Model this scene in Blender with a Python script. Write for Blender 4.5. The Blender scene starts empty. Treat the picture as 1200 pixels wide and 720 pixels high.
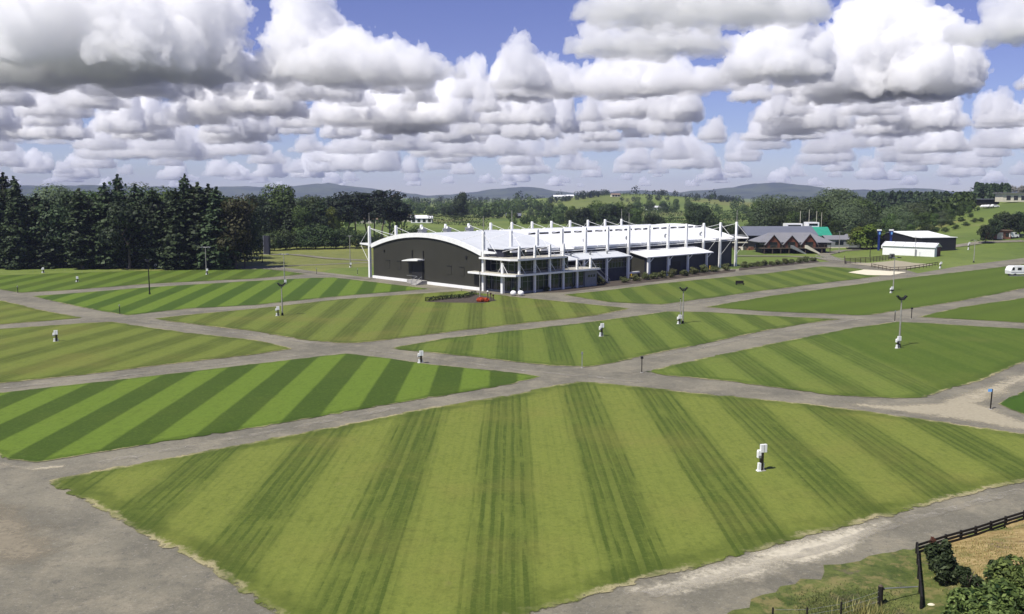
import bpy, bmesh, math, random
import numpy as np
from mathutils import Vector, Matrix, geometry
sc = bpy.context.scene
COL = sc.collection
R = math.radians
# ------------------------------------------------------------------ camera numbers
F = 1039.0; CAMH = 20.0
PITCH = math.atan(132 / F); CP, SP = math.cos(PITCH), math.sin(PITCH)
def ray(px, py):
    a = (px - 600) / F; b = (360 - py) / F
    return a, CP + SP * b, -SP + CP * b
def G(px, py, z=0.0):                       # ground point seen there, on a level plane at z
    d = ray(px, py); t = (z - CAMH) / d[2]
    return Vector((d[0] * t, d[1] * t, z))
def P3(px, py, depth):                      # point seen there at a given distance
    d = ray(px, py); t = depth / d[1]
    return Vector((d[0] * t, depth, CAMH + d[2] * t))
def S(a, b, x):
    t = min(1, max(0, (x - a) / (b - a))); return t * t * (3 - 2 * t)
def terr(x, y):                             # the lie of the land
    z = 16 * min(1, max(0, (y - 285) / 185)) * S(118, 200, x - .5 * max(0, y - 330))
    z += 21 * math.exp(-((x - 165) / 190) ** 2 - ((y - 1350) / 260) ** 2)
    z += 0
    z -= 1.5 * S(1500, 4000, y)
    return z
def GT(px, py):
    d = ray(px, py); t = 50.0
    for k in range(4000):
        p = (d[0] * t, d[1] * t, CAMH + d[2] * t)
        if p[2] <= terr(p[0], p[1]): break
        t += 0.5 + t * 0.0008
    return Vector((p[0], p[1], terr(p[0], p[1])))

# ------------------------------------------------------------------ helpers
class MB:
    """collects shapes for one mesh object"""
    def __init__(s): s.v = []; s.f = []; s.mi = []
    def add(s, vs, fs, mi=0):
        n = len(s.v); s.v += [tuple(p) for p in vs]; s.f += [tuple(i + n for i in f) for f in fs]; s.mi += [mi] * len(fs)
    def box(s, x0, x1, y0, y1, z0, z1, mi=0):
        vs = [(x0,y0,z0),(x1,y0,z0),(x1,y1,z0),(x0,y1,z0),(x0,y0,z1),(x1,y0,z1),(x1,y1,z1),(x0,y1,z1)]
        s.add(vs, [(0,3,2,1),(4,5,6,7),(0,1,5,4),(1,2,6,5),(2,3,7,6),(3,0,4,7)], mi)
    def bar(s, a, b, w, h=None, mi=0):
        a = Vector(a); b = Vector(b); d = (b - a).normalized(); h = h or w
        up = Vector((0,0,1)) if abs(d.z) < .95 else Vector((1,0,0))
        r = d.cross(up).normalized() * (w / 2); u = r.cross(d).normalized() * (h / 2)
        vs = [a - r - u, a + r - u, a + r + u, a - r + u, b - r - u, b + r - u, b + r + u, b - r + u]
        s.add(vs, [(0,1,2,3),(7,6,5,4),(0,4,5,1),(1,5,6,2),(2,6,7,3),(3,7,4,0)], mi)
    def tube(s, a, b, r0, r1=None, n=10, mi=0, caps=True):
        a = Vector(a); b = Vector(b); r1 = r0 if r1 is None else r1; d = (b - a).normalized()
        up = Vector((0,0,1)) if abs(d.z) < .95 else Vector((1,0,0))
        x = d.cross(up).normalized(); y = x.cross(d).normalized(); vs = []
        for p, r in ((a, r0), (b, r1)):
            for k in range(n):
                t = 2 * math.pi * k / n; vs.append(p + x * (math.cos(t) * r) + y * (math.sin(t) * r))
        fs = [(k, (k + 1) % n, n + (k + 1) % n, n + k) for k in range(n)]
        if caps: fs += [tuple(range(n))[::-1], tuple(range(n, 2 * n))]
        s.add(vs, fs, mi)
    def prism(s, poly, axis, c0, c1, mi=0):
        """poly of 2D points extruded along an axis ('x': points are (y,z); 'y': (x,z); 'z': (x,y))"""
        def q(p, c): return {'x': (c, p[0], p[1]), 'y': (p[0], c, p[1]), 'z': (p[0], p[1], c)}[axis]
        n = len(poly); vs = [q(p, c0) for p in poly] + [q(p, c1) for p in poly]
        fs = [(k, (k + 1) % n, n + (k + 1) % n, n + k) for k in range(n)] + [tuple(range(n))[::-1], tuple(range(n, 2 * n))]
        s.add(vs, fs, mi)
    def ball(s, c, rx, ry=None, rz=None, seg=10, rings=7, mi=0):
        ry = ry or rx; rz = rz or rx; vs = []; fs = []
        for i in range(rings + 1):
            t = math.pi * i / rings
            for k in range(seg):
                p = 2 * math.pi * k / seg
                vs.append((c[0] + rx * math.sin(t) * math.cos(p), c[1] + ry * math.sin(t) * math.sin(p), c[2] + rz * math.cos(t)))
        for i in range(rings):
            for k in range(seg):
                fs.append((i * seg + k, (i + 1) * seg + k, (i + 1) * seg + (k + 1) % seg, i * seg + (k + 1) % seg))
        s.add(vs, fs, mi)
    def mesh(s, name, mats, smooth=False):
        me = bpy.data.meshes.new(name); me.from_pydata(s.v, [], s.f)
        for m in (mats if isinstance(mats, (list, tuple)) else [mats]): me.materials.append(m)
        if len(me.materials) > 1: me.polygons.foreach_set('material_index', s.mi)
        bm = bmesh.new(); bm.from_mesh(me); bmesh.ops.recalc_face_normals(bm, faces=bm.faces); bm.to_mesh(me); bm.free()
        if smooth: me.shade_smooth()
        return me
    def build(s, name, mats, parent=None, smooth=False):
        return link(name, s.mesh(name, mats, smooth), parent)
def link(name, data, parent=None, loc=None, rz=None):
    o = bpy.data.objects.new(name, data); COL.objects.link(o)
    if parent: o.parent = parent
    if loc is not None: o.location = loc
    if rz is not None: o.rotation_euler = (0, 0, rz)
    return o
def tag(o, label=None, cat=None, group=None, kind=None):
    if label: o['label'] = label
    if cat: o['category'] = cat
    if group: o['group'] = group
    if kind: o['kind'] = kind
    return o
def thing(name, loc, label, cat, group=None, rz=0.0):
    return tag(link(name, None, None, loc, rz), label, cat, group)
def copy_tree(o, parent=None):
    c = o.copy(); COL.objects.link(c)
    if parent: c.parent = parent
    for ch in list(o.children): copy_tree(ch, c)
    return c
ORD = ('first second third fourth fifth sixth seventh eighth ninth tenth eleventh twelfth thirteenth fourteenth fifteenth sixteenth '
       'seventeenth eighteenth nineteenth twentieth twenty-first twenty-second twenty-third twenty-fourth twenty-fifth twenty-sixth '
       'twenty-seventh twenty-eighth twenty-ninth thirtieth thirty-first thirty-second thirty-third thirty-fourth thirty-fifth thirty-sixth').split()

# ------------------------------------------------------------------ materials
class NT:
    def __init__(s, name):
        s.m = bpy.data.materials.new(name); s.m.use_nodes = True; s.t = s.m.node_tree; s.b = s.t.nodes['Principled BSDF']; s.out = s.t.nodes['Material Output']
        s.b.inputs['Roughness'].default_value = .85; s.b.inputs['Specular IOR Level'].default_value = .25
    def n(s, ty, **kw):
        o = s.t.nodes.new(ty)
        for k, v in kw.items(): setattr(o, k, v)
        return o
    def l(s, a, b): s.t.links.new(a, b)
    def val(s, x, sock):
        if isinstance(x, (int, float)): sock.default_value = x
        elif isinstance(x, tuple): sock.default_value = x if len(x) == 4 or len(sock.default_value) == 3 else x + (1,)
        else: s.l(x, sock)
    def math(s, op, a, b=0.0, c=None):
        o = s.n('ShaderNodeMath', operation=op); s.val(a, o.inputs[0]); s.val(b, o.inputs[1])
        if c is not None: s.val(c, o.inputs[2])
        return o.outputs[0]
    def mix(s, f, a, b, mode='MIX'):
        o = s.n('ShaderNodeMix', data_type='RGBA', blend_type=mode); s.val(f, o.inputs[0]); s.val(a, o.inputs[6]); s.val(b, o.inputs[7]); return o.outputs[2]
    def ramp(s, x, lo, hi, a=0.0, b=1.0):
        o = s.n('ShaderNodeMapRange', interpolation_type='SMOOTHSTEP'); s.val(x, o.inputs[0])
        for i, v in enumerate((lo, hi, a, b)): o.inputs[i + 1].default_value = v
        return o.outputs[0]
    def coord(s): return s.n('ShaderNodeTexCoord').outputs['Object']
    def pos(s): return s.n('ShaderNodeNewGeometry').outputs['Position']
    def noise(s, vec, scale, detail=4.0, rough=.55, stretch=None, rot=0.0):
        if stretch or rot:
            mp = s.n('ShaderNodeMapping'); mp.inputs['Scale'].default_value = stretch or (1,1,1); mp.inputs['Rotation'].default_value = (0,0,rot)
            s.l(vec, mp.inputs[0]); vec = mp.outputs[0]
        o = s.n('ShaderNodeTexNoise'); o.inputs['Scale'].default_value = scale; o.inputs['Detail'].default_value = detail; o.inputs['Roughness'].default_value = rough
        s.l(vec, o.inputs['Vector']); return o.outputs['Fac']
    def attr(s, name): return s.n('ShaderNodeAttribute', attribute_name=name).outputs['Fac']
    def bump(s, h, strength=.3, dist=.05):
        o = s.n('ShaderNodeBump'); o.inputs['Strength'].default_value = strength; o.inputs['Distance'].default_value = dist
        s.l(h, o.inputs['Height']); s.l(o.outputs[0], s.b.inputs['Normal'])
    def color(s, c): s.val(c, s.b.inputs['Base Color']); return s.m
def paint(name, col, rough=.6, var=.12, scale=1.5, metal=0.0, spec=.3):
    k = NT(name); p = k.pos()
    n = k.noise(p, scale, 5, .6); n2 = k.noise(p, scale * 9, 3)
    f = k.math('ADD', k.math('MULTIPLY', n, .7), k.math('MULTIPLY', n2, .3))
    d = tuple(c * (1 - var * 1.6) for c in col); e = tuple(min(1, c * (1 + var * .6)) for c in col)
    k.b.inputs['Roughness'].default_value = rough; k.b.inputs['Metallic'].default_value = metal; k.b.inputs['Specular IOR Level'].default_value = spec
    return k.color(k.mix(k.ramp(f, .3, .7), d, e))
def ribbed(name, col, axis, pitch, var=.12):
    """profiled sheet cladding: ribs across one object axis"""
    k = NT(name); c = k.coord(); sp = k.n('ShaderNodeSeparateXYZ'); k.l(c, sp.inputs[0])
    w = k.math('SINE', k.math('MULTIPLY', sp.outputs[axis], 2 * math.pi / pitch))
    n = k.noise(c, .35, 5); n3 = k.noise(c, 1.2, 4, .6, (1, 1, .08))
    f = k.math('ADD', k.math('MULTIPLY', k.ramp(n, .3, .7), .5), k.math('MULTIPLY', n3, .5))
    k.color(k.mix(f, tuple(x * (1 - var) for x in col), tuple(x * (1 + var) for x in col))); k.bump(w, .3, pitch * .12)
    k.b.inputs['Roughness'].default_value = .55
    return k.m

M = {}
M['white'] = paint('white_paint', (.80, .80, .78), .5, .06, .8)
M['white_roof'] = ribbed('white_roof_sheet', (.68, .69, .70), 0, .9, .06); M['pale_roof'] = ribbed('pale_roof_sheet', (.54, .56, .57), 0, .9, .07)
M['shed_white'] = ribbed('white_cladding', (.80, .80, .78), 0, .6, .05)
M['charcoal'] = ribbed('charcoal_cladding', (.036, .035, .027), 1, .35, .10)
M['navy'] = ribbed('dark_navy_cladding', (.028, .030, .045), 0, .5, .2)
M['shed_black'] = ribbed('black_cladding', (.018, .018, .022), 0, .6, .2)
M['dark'] = paint('black_paint', (.018, .018, .019), .6, .2)
M['galv'] = paint('galvanised_steel', (.30, .31, .31), .45, .15, 2, .4)
M['grey_pole'] = paint('weathered_pole', (.30, .29, .26), .7, .2, 2)
M['wood'] = paint('weathered_timber', (.11, .085, .06), .85, .35, 4)
M['dark_wood'] = paint('dark_stained_timber', (.016, .014, .012), .8, .3, 4)
M['concrete'] = paint('concrete', (.36, .35, .32), .85, .15, .6)
M['deck_top'] = paint('balcony_floor', (.42, .40, .33), .8, .12, .6)
M['grey_roof'] = ribbed('grey_roof_sheet', (.19, .19, .20), 0, .7, .1)
M['slate_roof'] = ribbed('slate_roof_sheet', (.13, .14, .17), 0, .7, .1)
M['brown_gable'] = paint('red_brown_boards', (.16, .055, .03), .8, .25, 3)
M['green_roof'] = paint('green_roof_sheet', (.03, .26, .17), .5, .1, 1)
M['blue'] = paint('blue_paint', (.016, .032, .17), .5, .15, 1)
M['sky_blue'] = paint('pale_blue_sign', (.16, .38, .75), .5, .08, 2)
M['yellow'] = paint('yellow_paint', (.55, .36, .03), .6, .15, 2)
M['orange'] = paint('orange_flowers', (.42, .06, .015), .8, .3, 9)
M['red_door'] = paint('dark_red_boards', (.10, .022, .02), .7, .2, 2)
M['grey_wall'] = paint('grey_boards', (.22, .23, .24), .8, .12, 1)
M['pale_wall'] = paint('cream_wall', (.62, .58, .46), .8, .1, 1)
M['brick'] = paint('brown_brick', (.22, .10, .06), .85, .25, 6)
M['tile_roof'] = paint('brown_roof', (.20, .14, .10), .85, .2, 2)
M['rubber'] = paint('black_rubber', (.02, .02, .02), .9, .2, 3)
k = NT('window_glass'); k.color((.012, .016, .018)); k.b.inputs['Roughness'].default_value = .06; k.b.inputs['Specular IOR Level'].default_value = .6; M['glass'] = k.m
k = NT('green_glass'); k.color((.014, .026, .024)); k.b.inputs['Roughness'].default_value = .06; k.b.inputs['Specular IOR Level'].default_value = .6; M['green_glass'] = k.m
M['soil'] = paint('bark_mulch', (.075, .06, .045), .95, .3, 3)

def foliage(name, dark, light, rnd=.35, trans=.18):
    k = NT(name); oi = k.n('ShaderNodeObjectInfo').outputs['Random']
    t = k.attr('tone')
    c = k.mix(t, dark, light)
    hs = k.n('ShaderNodeHueSaturation'); k.l(c, hs.inputs['Color'])
    k.l(k.math('ADD', k.math('MULTIPLY', oi, rnd * 1.2), 1 - rnd * .6), hs.inputs['Value'])
    k.l(k.math('ADD', k.math('MULTIPLY', oi, .03), .487), hs.inputs['Hue'])
    k.l(hs.outputs[0], k.b.inputs['Base Color']); k.b.inputs['Roughness'].default_value = .6; k.b.inputs['Specular IOR Level'].default_value = .2
    tr = k.n('ShaderNodeBsdfTranslucent'); k.l(hs.outputs[0], tr.inputs[0]); mx = k.n('ShaderNodeMixShader'); mx.inputs[0].default_value = trans
    k.l(k.b.outputs[0], mx.inputs[1]); k.l(tr.outputs[0], mx.inputs[2]); k.l(mx.outputs[0], k.out.inputs['Surface'])
    return k.m
M['conifer'] = foliage('conifer_needles', (.012, .022, .010), (.058, .084, .034), .6)
M['pine'] = foliage('pine_needles', (.011, .020, .012), (.028, .044, .022))
M['broadleaf'] = foliage('broadleaf_foliage', (.024, .042, .011), (.085, .125, .030), .75)
M['willow'] = foliage('pale_foliage', (.040, .058, .026), (.100, .130, .060), .7)
M['lime'] = foliage('lime_foliage', (.06, .085, .014), (.15, .19, .03))
M['bronze'] = foliage('bronze_foliage', (.028, .030, .012), (.072, .070, .026))
M['bush'] = foliage('bush_foliage', (.024, .042, .014), (.060, .090, .028))
M['near_leaf'] = foliage('glossy_leaf', (.016, .034, .008), (.22, .27, .075), .1, .3)
M['dark_leaf'] = foliage('dark_glossy_leaf', (.009, .018, .006), (.062, .088, .036), .2, .15)
M['red_leaf'] = foliage('red_tinged_leaf', (.05, .02, .012), (.13, .05, .025), .1, .2)
M['dry_leaf'] = foliage('bare_grey_twigs', (.20, .19, .165), (.38, .36, .32), .1, .1)
M['hedge_leaf'] = foliage('bed_shrub_foliage', (.046, .056, .018), (.130, .145, .055), .3, .15)
M['straw'] = foliage('dry_grass_blade', (.20, .17, .05), (.42, .38, .16), .1, .3)
k = NT('bark'); n = k.noise(k.pos(), 3, 5, .6, (1, 1, .25)); k.color(k.mix(n, (.045, .036, .028), (.17, .14, .11))); M['bark'] = k.m
k = NT('pale_bark'); n = k.noise(k.pos(), 3, 5, .6, (1, 1, .25)); k.color(k.mix(n, (.22, .20, .17), (.42, .40, .36))); M['pale_bark'] = k.m

# ground, far pasture
k = NT('pasture'); p = k.pos()
vo = k.n('ShaderNodeTexVoronoi'); vo.inputs['Scale'].default_value = .0065; k.l(p, vo.inputs['Vector'])
sepc = k.n('ShaderNodeSeparateColor'); k.l(vo.outputs['Color'], sepc.inputs[0])
c1 = k.mix(k.ramp(k.noise(p, .012, 4), .35, .65), (.085, .125, .022), (.135, .175, .033))
c1 = k.mix(k.math('MULTIPLY', k.ramp(sepc.outputs[0], .6, .85), .45), c1, (.21, .185, .06))
c1 = k.mix(k.math('MULTIPLY', k.ramp(k.noise(p, .22, 6, .7), .45, .7), .55), c1, (.060, .088, .018))
c1 = k.mix(k.math('MULTIPLY', k.ramp(k.noise(p, .05, 5, .65), .55, .75), .45), c1, (.19, .175, .07))
k.color(c1); k.bump(k.noise(p, 2.2, 5, .7), .6, .08); M['pasture'] = k.m
k = NT('hill_cover'); p = k.pos()
k.color(k.mix(k.ramp(k.noise(p, .006, 7, .68), .47, .55), (.014, .024, .018), (.045, .058, .030))); M['hill'] = k.m
# worn seal and gravel
k = NT('worn_asphalt'); p = k.pos()
a1 = k.mix(k.ramp(k.noise(p, .11, 6, .65), .35, .68), (.125, .117, .088), (.210, .193, .140))
a1 = k.mix(k.math('MULTIPLY', k.ramp(k.noise(p, .35, 7, .75), .48, .66), .6), a1, (.25, .222, .158))
a1 = k.mix(k.math('MULTIPLY', k.ramp(k.noise(p, 1.2, 7, .8), .54, .68), .6), a1, (.066, .064, .058))
a1 = k.mix(k.math('MULTIPLY', k.ramp(k.noise(p, 2.3, 6, .88), .50, .62), .35), a1, (.07, .067, .06))
a1 = k.mix(k.math('MULTIPLY', k.ramp(k.noise(p, 3.4, 5, .88), .56, .66), .6), a1, (.30, .285, .24))
a1 = k.mix(k.math('MULTIPLY', k.ramp(k.noise(p, 9, 3, .8), .55, .70), .4), a1, (.30, .28, .22))
a1 = k.mix(k.math('MULTIPLY', k.ramp(k.noise(p, 7, 3, .8), .56, .72), .4), a1, (.055, .053, .047))
k.color(a1); k.b.inputs['Roughness'].default_value = .9; k.bump(k.noise(p, 9, 4, .7), .35, .03); M['asphalt'] = k.m
def dust(name, col, thr=.5):
    k = NT(name); p = k.pos(); e = k.attr('edge')
    n = k.noise(p, .45, 7, .72); n2 = k.noise(p, 3.0, 5, .7)
    v = k.math('ADD', k.math('ADD', k.math('MULTIPLY', e, .62), k.math('MULTIPLY', n, .85)), k.math('MULTIPLY', n2, .42))
    f = k.math('MULTIPLY', k.ramp(v, thr, thr + .42), .8)
    k.color(k.mix(k.ramp(n2, .3, .7), tuple(c * .8 for c in col), col))
    tr = k.n('ShaderNodeBsdfTransparent'); mx = k.n('ShaderNodeMixShader'); k.l(f, mx.inputs[0]); k.l(tr.outputs[0], mx.inputs[1]); k.l(k.b.outputs[0], mx.inputs[2])
    k.l(mx.outputs[0], k.out.inputs['Surface']); return k.m
M['sand'] = dust('pale_gravel', (.42, .375, .265), .78)
M['dust'] = dust('limestone_dust', (.48, .43, .31), .90); M['brown_dust'] = dust('brown_gravel', (.27, .235, .165), .74); M['bright_dust'] = dust('bright_limestone_dust', (.60, .55, .42), .64); M['streak'] = dust('loose_stone', (.36, .335, .27), 1.12)
k = NT('limestone_pad'); p = k.pos(); k.color(k.mix(k.noise(p, .6, 5), (.55, .50, .36), (.68, .63, .48))); M['pad'] = k.m

def lawn_mat(name, dirv, period, phase, light, dark, tracks=0.0, dry=.3, soft=.06, strength=1.0, plain=None):
    """mown grass: the nap lies alternately, in bands along dirv"""
    k = NT(name); p = k.pos(); e = k.attr('edge')
    ang = math.atan2(dirv[1], dirv[0])
    mp = k.n('ShaderNodeMapping'); mp.vector_type = 'POINT'; mp.inputs['Rotation'].default_value = (0, 0, -ang); k.l(p, mp.inputs[0])
    sp = k.n('ShaderNodeSeparateXYZ'); k.l(mp.outputs[0], sp.inputs[0])
    along, across = sp.outputs[0], sp.outputs[1]
    wob = k.math('MULTIPLY', k.math('SUBTRACT', k.noise(p, .12, 3), .5), .16)
    ac = k.math('ADD', across, wob)
    fr = k.math('FRACT', k.math('ADD', k.math('DIVIDE', ac, period), 100.0 - phase))
    tri = k.math('ABSOLUTE', k.math('SUBTRACT', fr, .25))
    tri = k.math('MINIMUM', tri, k.math('SUBTRACT', 1.0, tri))      # distance to the dark band's middle
    band = k.ramp(tri, .25 - soft, .25 + soft, 1.0, 0.0)
    cv = k.n('ShaderNodeCombineXYZ'); k.l(k.math('MULTIPLY', ac, 1.0), cv.inputs[0]); k.l(k.math('MULTIPLY', along, .014), cv.inputs[1])
    ln = k.noise(cv.outputs[0], 1.9, 4, .62)                          # wheel and blade tracks
    cf = k.n('ShaderNodeCombineXYZ'); k.l(k.math('MULTIPLY', ac, 1.0), cf.inputs[0]); k.l(k.math('MULTIPLY', along, .22), cf.inputs[1])
    patch = k.noise(p, .16, 5, .65); fine = k.noise(cf.outputs[0], 1.5, 6, .72); grain = k.noise(p, 5, 5, .85)
    if tracks:
        wv = k.math('SINE', k.math('MULTIPLY', k.math('ADD', ac, k.math('MULTIPLY', ln, .5)), 2 * math.pi / .66))
        cb = k.n('ShaderNodeCombineXYZ'); k.l(k.math('MULTIPLY', ac, .9), cb.inputs[0]); k.l(k.math('MULTIPLY', along, .16), cb.inputs[1])
        brk = k.ramp(k.noise(cb.outputs[0], 1.0, 5, .7), .36, .60)
        line = k.math('MULTIPLY', k.ramp(wv, .15, .8), brk)
        side = k.ramp(ln, .40, .60)
        b2 = k.math('MULTIPLY', band, k.math('ADD', k.math('ADD', .50 - .10 * tracks, k.math('MULTIPLY', side, .36)), k.math('MULTIPLY', line, .95 * tracks)))
        b2 = k.math('MULTIPLY', b2, k.ramp(patch, .25, .55, .55, 1.15))
        b2 = k.math('ADD', b2, k.math('MULTIPLY', line, .24 * tracks))
    else:
        b2 = k.math('MULTIPLY', band, k.ramp(patch, .2, .5, .8, 1.0))
    c = k.mix(k.math('MULTIPLY', b2, strength), light, dark)
    if plain is not None: c = k.mix(k.ramp(k.math('SUBTRACT', plain, k.math('ADD', across, k.math('MULTIPLY', k.noise(p, .25, 4), .8))), -.5, .5), c, k.mix(k.ramp(k.noise(cv.outputs[0], .5, 3), .4, .6), (.060, .098, .012), (.076, .115, .015)))
    dk = tuple(x * .70 for x in dark)
    c = k.mix(k.math('MULTIPLY', k.ramp(fine, .5, .75), .35), c, dk)
    c = k.mix(k.math('MULTIPLY', k.ramp(k.noise(p, 1.9, 5, .82), .50, .68), .38), c, dk)
    c = k.mix(k.math('MULTIPLY', k.ramp(k.noise(p, 2.7, 5, .82), .54, .70), .32), c, tuple(x * 1.35 for x in light))
    c = k.mix(k.math('MULTIPLY', k.ramp(k.noise(p, .08, 5, .6), .46, .70), dry * .8), c, (light[0] * 1.25, light[1] * .94, light[2] * 1.3))
    c = k.mix(k.math('MULTIPLY', k.ramp(grain, .45, .75), .30), c, tuple(x * 1.25 for x in light))
    c = k.mix(k.math('MULTIPLY', k.ramp(grain, .55, .30), .30), c, dk)
    c = k.mix(k.math('MULTIPLY', k.ramp(k.noise(p, .7, 6, .7), .60, .74), dry * .6), c, (.20, .17, .07))
    # uncut rim, dry and ragged
    ed = k.math('ADD', e, k.math('MULTIPLY', k.math('SUBTRACT', k.noise(p, .9, 7, .8), .5), 1.15))
    c = k.mix(k.math('MULTIPLY', k.ramp(ed, .55, 1.05, .65, 0.0), k.ramp(k.noise(p, .25, 5, .7), .35, .65, .25, 1.0)), c, tuple(x * .82 for x in dark))
    c = k.mix(k.math('MULTIPLY', k.ramp(ed, .06, .30, .8, 0.0), k.ramp(k.noise(p, .13, 5, .7), .40, .60)), c, (.36, .31, .18))
    k.color(c); k.b.inputs['Roughness'].default_value = .8; k.b.inputs['Specular IOR Level'].default_value = .12
    k.bump(k.math('ADD', fine, k.math('MULTIPLY', grain, .6)), .3, .05)
    tr = k.n('ShaderNodeBsdfTransparent'); mx = k.n('ShaderNodeMixShader'); k.l(k.ramp(ed, -.06, .06), mx.inputs[0]); k.l(tr.outputs[0], mx.inputs[1]); k.l(k.b.outputs[0], mx.inputs[2])
    k.l(mx.outputs[0], k.out.inputs['Surface'])
    return k.m
# ------------------------------------------------------------------ land
def grid_mesh(name, xs, ys, zf, mat):
    xs = np.array(xs); ys = np.array(ys); nx, ny = len(xs), len(ys)
    v = [(x, y, zf(x, y)) for y in ys for x in xs]
    f = [(j * nx + i, j * nx + i + 1, (j + 1) * nx + i + 1, (j + 1) * nx + i) for j in range(ny - 1) for i in range(nx - 1)]
    me = bpy.data.meshes.new(name); me.from_pydata(v, [], f); me.materials.append(mat); me.shade_smooth()
    return tag(link(name, me), kind='structure')
def span(*segs):
    out = []
    for a, b, st in segs: out += list(np.arange(a, b, st))
    return out + [segs[-1][1]]
grid_mesh('ground', span((-7600, -1000, 600), (-1000, -300, 100), (-300, 700, 20), (700, 1600, 90), (1600, 7600, 600)),
          span((-400, 240, 80), (240, 800, 20), (800, 1900, 60), (1900, 7600, 300)), terr, M['pasture'])
# far ridges, 4 to 7 km away
SKY = [(-300,224),(100,222),(250,224),(330,223),(372,219),(400,223),(440,226),(470,228),(500,233),(540,230),(565,226.5),(610,223.5),(650,227),(690,231),(735,227),(790,228),(850,225),
       (872,220.5),(900,219.5),(925,223),(955,230),(990,227),(1050,224),(1090,228),(1130,230),(1200,226),(1500,224)]
def hill_z(x, y):
    px = 600 + x / 6000 * F
    s = np.interp(px, [a for a, b in SKY], [b for a, b in SKY])
    top = 20 + (228.5 - s) / F * 6000
    n = 10 * math.sin(x * .0071 + y * .004) * math.sin(y * .0063 - x * .0022) + 6 * math.sin(x * .019 + 1.3) * math.sin(y * .017)
    w = math.exp(-((y - 6000 + 250 * math.sin(x * .0012)) / 850) ** 2)
    return -3 + (top * 1.22 + 8 + n * 1.1) * w
hl = grid_mesh('hills', np.arange(-5200, 5201, 65), np.arange(4200, 7401, 65), hill_z, M['hill'])

# ------------------------------------------------------------------ seal, lawns, dust
def poly2d(px, z=0.0): return [G(a, b).to_2d() for a, b in px]
def resample(P, rng, jit=.5):
    out = []
    n = len(P)
    for i in range(n):
        a, b = P[i], P[(i + 1) % n]; L = (b - a).length; d = max(30, min(a.length, b.length))
        st = min(6.0, max(.7, d / 130)); m = max(1, int(L / st))
        nn = Vector((-(b - a).y, (b - a).x)).normalized()
        for k in range(m):
            q = a.lerp(b, k / m)
            if k: q = q + nn * rng.gauss(0, .10) * jit * 2
            out.append(q)
    return out
def area2(P): return sum(P[i].x * P[(i + 1) % len(P)].y - P[(i + 1) % len(P)].x * P[i].y for i in range(len(P)))
def clearance(PA, i, p, d):
    """how far one can go inwards from rim point i before meeting the opposite rim"""
    A = PA - np.array([p.x, p.y]); B = np.roll(PA, -1, 0) - np.array([p.x, p.y]); E = B - A
    den = d.x * E[:, 1] - d.y * E[:, 0]; den = np.where(np.abs(den) < 1e-9, 1e-9, den)
    t = (A[:, 0] * E[:, 1] - A[:, 1] * E[:, 0]) / den; u = (A[:, 0] * d.y - A[:, 1] * d.x) / den
    ok = (t > 1e-3) & (u >= -.001) & (u <= 1.001); n = len(PA)
    for k in (i - 1, i): ok[k % n] = False
    return float(t[ok].min()) if ok.any() else 1e3
def sheet(name, P, z0, z1, mat, ring=1.2, jit=.5, seed=1):
    """a ground sheet with a rim ring that carries the 'edge' attribute (0 outside, 1 inside)"""
    rng = random.Random(seed)
    if area2(P) < 0: P = P[::-1]
    P = resample(P, rng, jit); n = len(P); Q = []; PA = np.array([(p.x, p.y) for p in P])
    for i in range(n):
        a, b, c = P[i - 1], P[i], P[(i + 1) % n]
        t = ((b - a).normalized() + (c - b).normalized()); t = t.normalized() if t.length > 1e-6 else (c - b).normalized()
        nv = Vector((-t.y, t.x)); Q.append(b + nv * min(ring, .25 * clearance(PA, i, b, nv)))
    tri = geometry.tessellate_polygon([[Vector((q.x, q.y, 0)) for q in Q]])
    v = [(q.x, q.y, z0) for q in P] + [(q.x, q.y, z1) for q in Q]
    f = [(i, (i + 1) % n, n + (i + 1) % n, n + i) for i in range(n)] + [tuple(n + j for j in t) for t in tri]
    me = bpy.data.meshes.new(name); me.from_pydata(v, [], f); me.materials.append(mat)
    at = me.attributes.new('edge', 'FLOAT', 'POINT'); at.data.foreach_set('value', [0.0] * n + [1.0] * n)
    bm = bmesh.new(); bm.from_mesh(me)
    for fc in bm.faces:
        if fc.normal.z < 0: fc.normal_flip()
    bm.to_mesh(me); bm.free()
    return tag(link(name, me), kind='structure')
ASPH = [(-120,335),(0,337),(100,338),(250,327),(285,312),(330,313),(420,325),(500,322),(640,318),(760,312),(862,315.5),(958,307.5),(985,306),(1040,310),(1075,320.5),(1125,312),(1200,302.5),(1290,293),(1420,330),(1420,640),(1200,606),
        (1145,621),(1075,650),(1040,672),(960,700),(900,725),(860,760),(860,900),(-700,900),(-600,560),(-200,420)]
sheet('road', poly2d(ASPH), .01, .02, M['asphalt'], .3, .2)
def dense(P, step, seed, jit=.6):
    """finely triangulated outline"""
    if area2(P) < 0: P = P[::-1]
    bm = bmesh.new(); rim = [bm.verts.new((p.x, p.y, 0)) for p in resample(P, random.Random(seed), jit)]
    es = [bm.edges.new((rim[i], rim[(i + 1) % len(rim)])) for i in range(len(rim))]
    bmesh.ops.triangle_fill(bm, edges=es, use_beauty=True)
    for it in range(8):
        lng = [e for e in bm.edges if e.calc_length() > step]
        if not lng: break
        bmesh.ops.subdivide_edges(bm, edges=lng, cuts=1); bmesh.ops.triangulate(bm, faces=bm.faces)
        if it > 1: bmesh.ops.beautify_fill(bm, faces=bm.faces, edges=bm.edges)
    return bm
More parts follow.
